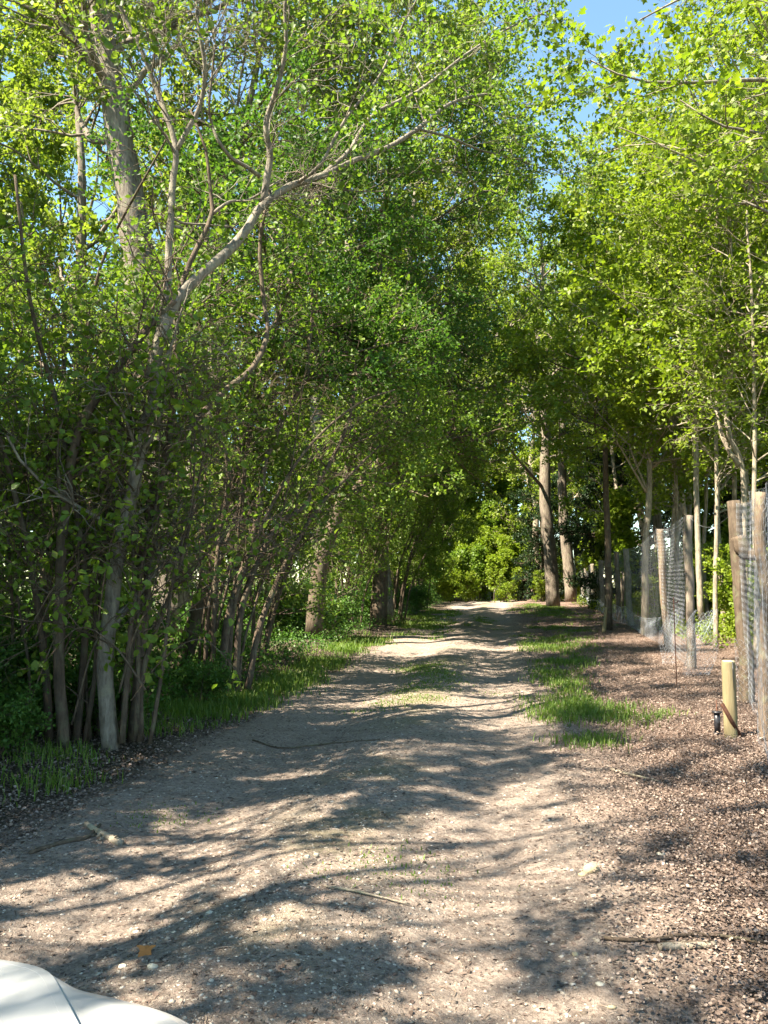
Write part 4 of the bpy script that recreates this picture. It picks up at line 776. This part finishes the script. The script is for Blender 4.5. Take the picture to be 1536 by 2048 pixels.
for i in range(len(posts) - 1):
    if i == 1: continue                                   # the gap where the netting has come down
    A0, A1, B0, B1 = PB[i] + off, PT[i] + off, PB[i + 1] + off, PT[i + 1] + off
    A0 = A0 + [0, 0, .08]; B0 = B0 + [0, 0, .08]
    if i == 0: A0, A1, B0, B1 = [q + np.array([.14, .16, 0]) for q in (A0, A1, B0, B1)]
    near = A0[1] < 12
    netting(A0, A1, B0, B1, .06 if near else .11 if A0[1] < 20 else .2, .0007 if near else .0012 if A0[1] < 20 else .0022, 'netting', M_WIRE, .010, near, i)
    if i >= 3:                                            # pale rabbit wire along the foot
        h0 = A0 + (A1 - A0) * .24; h1 = B0 + (B1 - B0) * .24; o2 = np.array([-.06, -.04, 0])
        netting(A0 + o2, h0 + o2, B0 + o2, h1 + o2, .07 if A0[1] < 20 else .12, .0013 if A0[1] < 20 else .0024, 'rabbit_netting', M_NET, .02, False, i + 20)
# netting carried on towards the camera beyond the first post
A0, A1 = PB[0] + off + [0, 0, .06], PT[0] + off; dv = (PB[0] - PB[1]) * 1.4; dv[2] = 0
netting(A0, A1, A0 + dv, A1 + dv, .055, .0005, 'netting', M_WIRE, .03, True, 40)
# wire wrapped round the two near posts
for i, zz in ((0, (.05, .98)), (1, (.02, .33))):
    a0 = PB[i] + (PT[i] - PB[i]) * zz[0]; a1 = PB[i] + (PT[i] - PB[i]) * zz[1]; M = Mesh(); n = 60 if i == 0 else 22
    rr = posts[i][2] * PB[i][1] / F / 2 * 1.12
    for s_ in (1, -1):
        for k in range(8):
            th = np.linspace(0, 1, n * 2); ang = s_ * th * (n * .32) + k * math.pi / 4 + .12 * np.sin(th * 200)
            Q = a0 + (a1 - a0) * th[:, None] + np.stack([np.cos(ang) * rr, np.sin(ang) * rr, 0 * th], -1); M.tubes(Q[None], np.full((1, len(th)), .0009), 3, cap=False)
    M.build('wire_wrap', M_WIRE, fence, loc=fl)

# crumpled roll of netting at the foot of the bark post
def crumple(name, px0, py0, px1, py1, Y, rx, turns, label, cell=.045, seed=3):
    rg = np.random.default_rng(seed); a = P((px0 + px1) / 2, py1, Y); a[2] = hz(a[0], a[1]) + .02; h = P(0, py0, Y)[2] - a[2]
    M = Mesh(); nu = int(turns * 2 * math.pi * rx / cell); nv = int(h / cell)
    def S_(u, v):
        th = u * turns * 2 * math.pi; r = rx * (.75 + .35 * np.sin(th * 2.1 + v * 4) * .6 + .25 * np.sin(v * 7 + u * 9)) * (1 + .35 * v)
        return np.stack([a[0] + np.cos(th) * r + .12 * v * v, a[1] + np.sin(th) * r * .8, a[2] + h * v * (1 + .12 * np.sin(th * 1.3 + 1))], -1)
    for j in range(nv):
        js = np.arange(nu); o_ = .5 * (j % 2)
        for (du0, dv0, du1, dv1) in ((0, 0, 0, .4), (0, .4, -.5, 1), (0, .4, .5, 1)):
            U = np.stack([(js + o_ + du0) / nu, (js + o_ + du1) / nu], -1); V = np.stack([np.full(nu, (j + dv0) / nv), np.full(nu, (j + dv1) / nv)], -1)
            M.tubes(S_(U, V), np.full(U.shape, .0007), 3, cap=False)
    o = M.build(name, M_NET, loc=a); o.location = a; return tag(o, label, 'wire netting')
crumple('netting_roll', 1372, 1232, 1420, 1345, 9.9, .17, 1.6, 'crumpled upright roll of pale chicken wire beside the thick bark-covered post')
crumple('netting_roll', 1322, 1228, 1345, 1325, 11.2, .10, 1.2, 'narrow bent strip of chicken wire left of the hooked rod', seed=8)
# straining wire that joins the tops
M = Mesh()
for k in (2, 3):
    a, c_ = PT[k], PT[k + 1] if k + 1 < len(PT) else PT[k]; u = np.linspace(0, 1, 12)[:, None]; Q = a * (1 - u) + c_ * u; Q[:, 2] -= .10 * np.sin(u[:, 0] * math.pi); M.tubes(Q[None], np.full((1, 12), .003), 4)
a, c_ = PT[1] - [0, 0, .1], PT[2] - [0, 0, .02]; u = np.linspace(0, 1, 12)[:, None]; Q = a * (1 - u) + c_ * u; Q[:, 2] -= .16 * np.sin(u[:, 0] * math.pi); M.tubes(Q[None], np.full((1, 12), .0022), 4)
M.build('straining_wire', M_WIRE, fence, loc=fl)

# hooked iron rod
g = G(1354, 1385); g[2] = hz(g[0], g[1]) - .05; Y = g[1]; top = P(1347, 1195, Y)
pts = [g, g + (top - g) * .5, top]; M = Mesh(); Q, R = line(pts, [.006, .006, .006], 12); M.tubes(Q[None], R[None], 8)
hk = [top + np.array([.0, 0, -.035]), top + np.array([.02, 0, -.06]), top + np.array([.045, 0, -.055]), top + np.array([.055, 0, -.03])]; Q, R = line(hk, [.0055, .0055], 10); M.tubes(Q[None], R[None], 8)
o = M.build('iron_rod', M_IRON, loc=g); o.location = g; tag(o, 'thin dark iron rod with a small hook stuck upright in the leaf litter', 'rod')

# short sawn post
g = G(1463, 1492); g[2] = hz(g[0], g[1]); Y = g[1]; hp = P(1462, 1322, Y)[2] - g[2]; r = 25.5 * Y / F / 2
t = thing('sawn_post', g, 'short yellowish sawn wooden post standing in dead leaves near the right edge', 'post')
def lathe_post(r, z0, z1, K=14, sides=20, dx=0.0):
    z = np.r_[np.linspace(z0, z1 - .012, K), z1]; R = np.r_[np.full(K, r), r * .93]; return np.stack([dx * (z - z0) / (z1 - z0), 0 * z, z], -1)[None], R[None]
M = Mesh(); M.tubes(*lathe_post(r, -.1, hp), 20, RNG, rough=.012); M.build('shaft', W_NEW, t)
M = Mesh(); M.tubes(*lathe_post(r * .9, hp + .001, hp + .004, 3), 20, RNG); M.build('cut_end', plain('pale_end_grain', (.5, .40, .22), (.62, .52, .32), .8, 0, 60, .1), t)
M = Mesh(); Q = np.array([[r * .25, -r * .99, hp], [r * .22, -r * 1.0, hp - .12], [r * .27, -r * 1.0, hp - .22]]); M.tubes(Q[None], np.array([[.005, .003, .001]]), 4); M.build('crack', M_BLACK, t)
# leaning rusty bar
M = Mesh(); a = P(1444, 1408, Y - .12); c_ = G(1484, 1492); c_[2] = hz(c_[0], c_[1]) - .02
dv = nrm(c_ - a); up = np.array([0, -1, 0]); sdv = nrm(np.cross(dv, up)); v = []
for e in (a, c_):
    for (s1, s2) in ((-.014, -.01), (.014, -.01), (.014, .01), (-.014, .01)): v.append(e + sdv * s1 + up * s2)
M.add(np.array(v), [[0, 1, 2, 3], [7, 6, 5, 4], [0, 4, 5, 1], [1, 5, 6, 2], [2, 6, 7, 3], [3, 7, 4, 0]])
o = M.build('rusty_bar', M_IRON, loc=c_); o.location = c_; tag(o, 'reddish brown rusty flat bar leaning against the short yellowish post', 'bar')
# black spring fitting on a rod
g = G(1436, 1486); g[2] = hz(g[0], g[1]); Yf = g[1]; sc_ = Yf / F
t = thing('gate_fitting', g, 'black cylindrical metal fitting with collars standing in front of the short post', 'fitting')
def zt(py): return P(1436, py, Yf)[2] - g[2]
M = Mesh(); Q = np.array([[0, 0, -.03], [0, 0, zt(1400)]]); M.tubes(Q[None], np.array([[.006, .006]]), 8); M.build('rod', M_IRON, t)
M = Mesh(); Q = np.array([[0, 0, zt(1466)], [0, 0, zt(1424)]]); M.tubes(Q[None], np.full((1, 2), 6.0 * sc_), 14); M.build('barrel', M_BLACK, t)
for py in (1466, 1424):
    M = Mesh(); Q = np.array([[0, 0, zt(py) - .006], [0, 0, zt(py) + .006]]); M.tubes(Q[None], np.full((1, 2), 9.5 * sc_), 14); M.build('collar', M_BLACK, t)
# small stake leaning on the slim tree
g = G(1207, 1272); g[2] = hz(g[0], g[1]) - .03; M = Mesh(); Q, R = line([g, P(1210, 1240, g[1] + .05), P(1212, 1215, g[1] + .1)], [.05, .045, .03], 8, .03); M.tubes(Q[None], R[None], 8, RNG, rough=.06)
o = M.build('stake', W_NEW, loc=g); o.location = g; tag(o, 'short pale stake against the foot of the slim dark-trunked tree', 'stake')

# ------------------------------------------------------------------ small things on the ground
def stick(name, tr, r, mat, label, cat='stick', forks=0, seed=1, lift=.015):
    rg = np.random.default_rng(seed); pts = []
    for (a, c_) in tr:
        q = G(a, c_); q[2] = hz(q[0], q[1]) + lift; pts.append(q)
    pts = np.array(pts); M = Mesh(); Q, R = line(pts, r, 16, .15, rg); M.tubes(Q[None], R[None], 7, rg, rough=.05)
    if forks:
        K_, R_ = kids(Q[None], R[None], forks, .2, 1, (.4, 1), np.linalg.norm(pts[-1] - pts[0]) * .35, .5, 5, .15, 0, rg, flat=.25); K_[..., 2] = np.maximum(K_[..., 2], hz(K_[..., 0], K_[..., 1]) + .006); M.tubes(K_, R_, 5, rg)
    o = M.build(name, mat, loc=pts[0]); o.location = pts[0]; return tag(o, label, cat)
stick('stick', [(1222, 1546), (1265, 1555), (1320, 1566)], [.012, .009, .005], B_PALE, 'straight pale stick lying on the leaf litter right of the track')
stick('log', [(1318, 1912), (1370, 1908), (1432, 1904)], [.012, .015, .011], B_PALE, 'small pale broken branch end lying in the leaves at the lower right')
stick('branch', [(172, 1655), (200, 1672), (243, 1690)], [.014, .017, .02], B_PALE, 'mossy broken branch lying at the left edge of the track', 'branch', 4)
stick('branch', [(60, 1710), (130, 1690), (175, 1680), (200, 1655)], [.01, .012, .008], B_BROWN, 'dark forked dead branch on the left verge', 'branch', 6, 5)
stick('stick', [(505, 1480), (560, 1490), (640, 1488), (760, 1492)], [.006, .007, .005], B_BROWN, 'long thin dark twig lying across the middle of the track', 'stick', 2, 6)
stick('stick', [(1205, 1890), (1290, 1898), (1400, 1884), (1536, 1900)], [.006, .007, .005], B_BROWN, 'long dark twig lying in the leaves beside the pale broken branch', 'stick', 3, 7)
stick('stick', [(650, 1806), (720, 1812), (820, 1822)], [.004, .005, .003], B_PALE, 'thin pale twig in the sunlit patch at the centre of the track', 'stick', 1, 8)
def rock(px, py, w, label, mat, seed, flat=.5, name='stone', cat='stone'):
    g = G(px, py); g[2] = hz(g[0], g[1]) + .004; s = w * g[1] / F / 2; rg = np.random.default_rng(seed)
    v = []; nt_, nl = 7, 10
    for i in range(nt_ + 1):
        for j in range(nl):
            th = math.pi * i / nt_; ph = 2 * math.pi * j / nl; q = np.array([math.sin(th) * math.cos(ph), math.sin(th) * math.sin(ph) * .75, math.cos(th) * flat]); v.append(q)
    v = np.array(v); k = rg.normal(0, 1, (4, 3)) * 2.2; v = v * (1 + .12 * sum(np.sin(v @ q + i) for i, q in enumerate(k)))[:, None] * s
    f = [[i * nl + j, (i + 1) * nl + j, (i + 1) * nl + (j + 1) % nl, i * nl + (j + 1) % nl] for i in range(nt_) for j in range(nl)]
    o = from_faces(name, v, f, mat); o.location = g + np.array([0, 0, s * flat * .5]); return tag(o, label, cat)
M_FLINT = plain('pale_stone', (.36, .31, .22), (.56, .52, .42), .8, 0, 60, .4)
M_OCHRE = plain('ochre_stone', (.30, .24, .14), (.42, .35, .22), .8, 0, 60, .4)
rock(1182, 1746, 36, 'largest ochre stone on the right half of the track in sun', M_OCHRE, 1)
rock(1164, 1752, 18, 'small ochre stone touching the largest ochre stone', M_OCHRE, 2)
rock(420, 1846, 14, 'white stone lying alone in the shade left of centre', M_FLINT, 3)
rock(1322, 1719, 17, 'pale flat stone among the leaves on the right', M_FLINT, 4, .35)
rock(1200, 1973, 17, 'flat pale stone in shade near the lower right', M_FLINT, 5, .35)
rock(1225, 2019, 16, 'rounded yellowish stone at the very bottom of the track', M_OCHRE, 6)
rock(1150, 1913, 12, 'little upright yellowish stone near the lower centre right', M_OCHRE, 7, .8)
rock(365, 1850 + 0, 9, 'tiny grey pebble left of the lone white stone', M_FLINT, 8)
rock(245, 1960 - 16, 16, 'pale lump of flint just above the end of the car bonnet', M_FLINT, 9)
rock(305, 1958, 20, 'knobbly flint beside the sunlit patch right of the car', M_FLINT, 10)
rock(615, 1738, 10, 'left one of two small grey stones in the lit centre', M_FLINT, 11, .8)
rock(632, 1734, 10, 'right one of two small grey stones in the lit centre', M_FLINT, 12, .8)
# the orange maple leaf
g = G(291, 1922); g[2] = hz(g[0], g[1]) + .02; M = Mesh()
T = []
for k in range(26):
    a = -math.pi / 2 + 2 * math.pi * k / 26; T.append([.028 * (1 + .28 * math.cos(5 * (a - math.pi / 2))) * math.cos(a), .028 * (1 + .28 * math.cos(5 * (a - math.pi / 2))) * math.sin(a) * .55, .01 * math.cos(2 * a) + .028 * .8 * math.sin(a) * .8])
o = from_faces('maple_leaf', np.vstack([[[0, 0, .0]], T]), [[0, 1 + k, 1 + (k + 1) % 26] for k in range(26)], litter_mat('orange_leaf', [(.38, .15, .04), (.45, .2, .06)])); o.location = g; tag(o, 'single orange-brown lobed leaf lying near the car bonnet', 'leaf')

# ------------------------------------------------------------------ the white car beside the camera
M_PAINT = plain('white_paint', (.60, .61, .61), (.66, .67, .67), .3, 0, 5, 0, .5, .8)
M_RUBBER = plain('tyre_rubber', (.015, .015, .015), (.03, .03, .03), .85)
M_GLASS = plain('dark_glass', (.01, .012, .014), (.02, .022, .025), .05, 0, 3, 0, .8)
M_LAMP = plain('lamp_lens', (.5, .52, .55), (.6, .62, .65), .1, 0, 3, 0, .8, .5)
M_ALLOY = plain('alloy', (.4, .41, .42), (.5, .5, .52), .3, .8, 9, 0)
car = thing('car', (-1.0, -.6, 0), 'white car whose bonnet corner shows at the lower left', 'car'); cl = np.array(car.location)
sil = [(-330, 1892, 1.12), (-150, 1905, 1.03), (0, 1921, .96), (60, 1926, .93), (105, 1943, .90), (150, 1968, .87), (225, 1984, .83), (330, 2012, .77), (400, 2048, .71), (470, 2110, .62), (540, 2230, .50), (600, 2450, .36)]
SL = np.array([P(*q) for q in sil]); SL = spline(SL, 60)
ext = np.array([[SL[-1][0] + .02, .05, SL[-1][2] + .01], [SL[-1][0] + .03, -.35, SL[-1][2] + .02], [SL[-1][0] + .03, -.6, SL[-1][2] + .03]])
crease = spline(np.array([P(-330, 1896, 1.10), P(-120, 1910, 1.0), P(20, 1926, .93), P(76, 1944, .885), P(100, 1985, .80), P(130, 2048, .70), P(190, 2180, .54), P(260, 2400, .36), SL[-1] + [-.2, -.35, .05], SL[-1] + [-.22, -.6, .06]]), 60)
outer = np.vstack([SL[:50], spline(np.vstack([SL[50:52], SL[-1:], ext]), 10)])
def offs(Lq, dx, dy, dz): return Lq + np.array([dx, dy, dz])
ctr = np.array([-1.0, 0.1, 0])
def toward(Lq, f, dz): 
    o_ = Lq.copy(); dirv = nrm(np.c_[(ctr - Lq)[:, :2], np.zeros(len(Lq))]); return o_ + dirv * f + np.array([0, 0, dz])
def sheet(rows, name, mat, parent):
    R = np.array(rows); nr, nc, _ = R.shape; i = (np.arange(nr - 1)[:, None] * nc + np.arange(nc - 1)[None]).ravel(); q = np.stack([i, i + 1, i + nc + 1, i + nc], -1)
    o = make(name, R.reshape(-1, 3), q.ravel(), np.arange(len(q)) * 4, mat, parent, smooth_=True, loc=cl)
    m = o.modifiers.new('s', 'SUBSURF'); m.levels = 1; m.render_levels = 1; return o
mid = (outer * .5 + crease * .5) + np.array([0, 0, -.004])
sheet([toward(outer, -.05, -.62), toward(outer, -.055, -.40), toward(outer, -.05, -.2), toward(outer, -.035, -.07), toward(outer, -.012, -.018), outer, outer * .72 + crease * .28 + np.array([0, 0, -.004]), mid, outer * .2 + crease * .8 + np.array([0, 0, -.008]), crease + np.array([0, 0, -.0012])], 'wing', M_PAINT, car)
inner = []
for f, dz in ((-.012, -.004), (.0, -.0008), (.03, .003), (.12, .012), (.3, .02)): inner.append(toward(crease, f, dz))
mx = crease.copy(); mx[:, 0] = -1.0; mx[:, 1] = np.minimum(crease[:, 1] + .18, 1.25); mx[:, 2] = crease[:, 2] + .03
inner.append(toward(crease, .3, .02) * .5 + mx * .5); inner.append(mx)
far_ = mx.copy(); far_[:, 0] = -1.7; far_[:, 1] = np.minimum(crease[:, 1], 1.0); far_[:, 2] = crease[:, 2] - .01; inner.append(far_)
f2 = far_.copy(); f2[:, 0] = -1.84; f2[:, 2] -= .15; inner.append(f2); f3 = far_.copy(); f3[:, 0] = -1.87; f3[:, 2] = .3; inner.append(f3)
sheet(inner, 'bonnet', M_PAINT, car)
M = Mesh(); v = np.array([[-.28, .98, .3], [-1.0, 1.22, .3], [-1.72, 1.0, .3], [-.28, .98, .55], [-1.0, 1.22, .55], [-1.72, 1.0, .55], [-.35, .9, .3], [-1.0, 1.1, .3], [-1.65, .9, .3], [-.35, .9, .6], [-1.0, 1.1, .6], [-1.65, .9, .6]])
M.add(v, [[0, 1, 4, 3], [1, 2, 5, 4], [3, 4, 10, 9], [4, 5, 11, 10], [7, 6, 9, 10], [8, 7, 10, 11], [1, 0, 6, 7], [2, 1, 7, 8], [0, 3, 9, 6], [5, 2, 8, 11]]); M.build('bumper', M_PAINT, car, loc=cl)
for hx in (-.42, -1.58):
    M = Mesh(); M.tubes(np.array([[[hx, .80, .64], [hx, .98 if hx < -1 else .96, .62]]]), np.array([[.07, .06]]), 16); M.build('headlight', M_LAMP, car, loc=cl)
for wx in (-.30, -1.68):
    for wy in (.3, -2.3):
        M = Mesh(); M.tubes(np.array([[[wx - .09, wy, .31], [wx - .085, wy, .31], [wx + .085, wy, .31], [wx + .09, wy, .31]]]), np.array([[.27, .31, .31, .27]]), 28); w_ = M.build('wheel', M_RUBBER, car, loc=cl)
        M = Mesh(); M.tubes(np.array([[[wx - .095, wy, .31], [wx + .095, wy, .31]]]), np.array([[.19, .19]]), 24); r_ = M.build('rim', M_ALLOY, w_, loc=cl)
# cabin behind the camera's left shoulder
M = Mesh()
prof_ = [(-.6, .35), (-.6, .98), (-1.1, 1.44), (-1.7, 1.5), (-2.6, 1.42), (-3.1, 1.0), (-3.15, .35)]
va = [[-.30 if z < 1.1 else -.48, y_, z] for y_, z in prof_]; vb = [[-1.78 if z < 1.1 else -1.6, y_, z] for y_, z in prof_]; n_ = len(prof_)
M.add(np.array(va + vb), [[i, (i + 1) % n_, (i + 1) % n_ + n_, i + n_] for i in range(n_)]); M.ln_add2(np.array([list(range(n_))[::-1]]), np.zeros(1)); M.ln_add2(np.array([[i + n_ for i in range(n_)]]), np.zeros(1)); M.build('cabin', M_PAINT, car, loc=cl)
v = np.array([[-.42, -.63, 1.02], [-1.66, -.63, 1.02], [-1.57, -1.06, 1.42], [-.51, -1.06, 1.42]]) + [0, .012, .012]; M = Mesh(); M.add(np.vstack([v, v + [0, -.01, -.01]]), [[0, 1, 2, 3], [7, 6, 5, 4], [0, 4, 5, 1], [1, 5, 6, 2], [2, 6, 7, 3], [3, 7, 4, 0]]); M.build('windscreen', M_GLASS, car, loc=cl)
print('LEAVES', TOTAL[0])
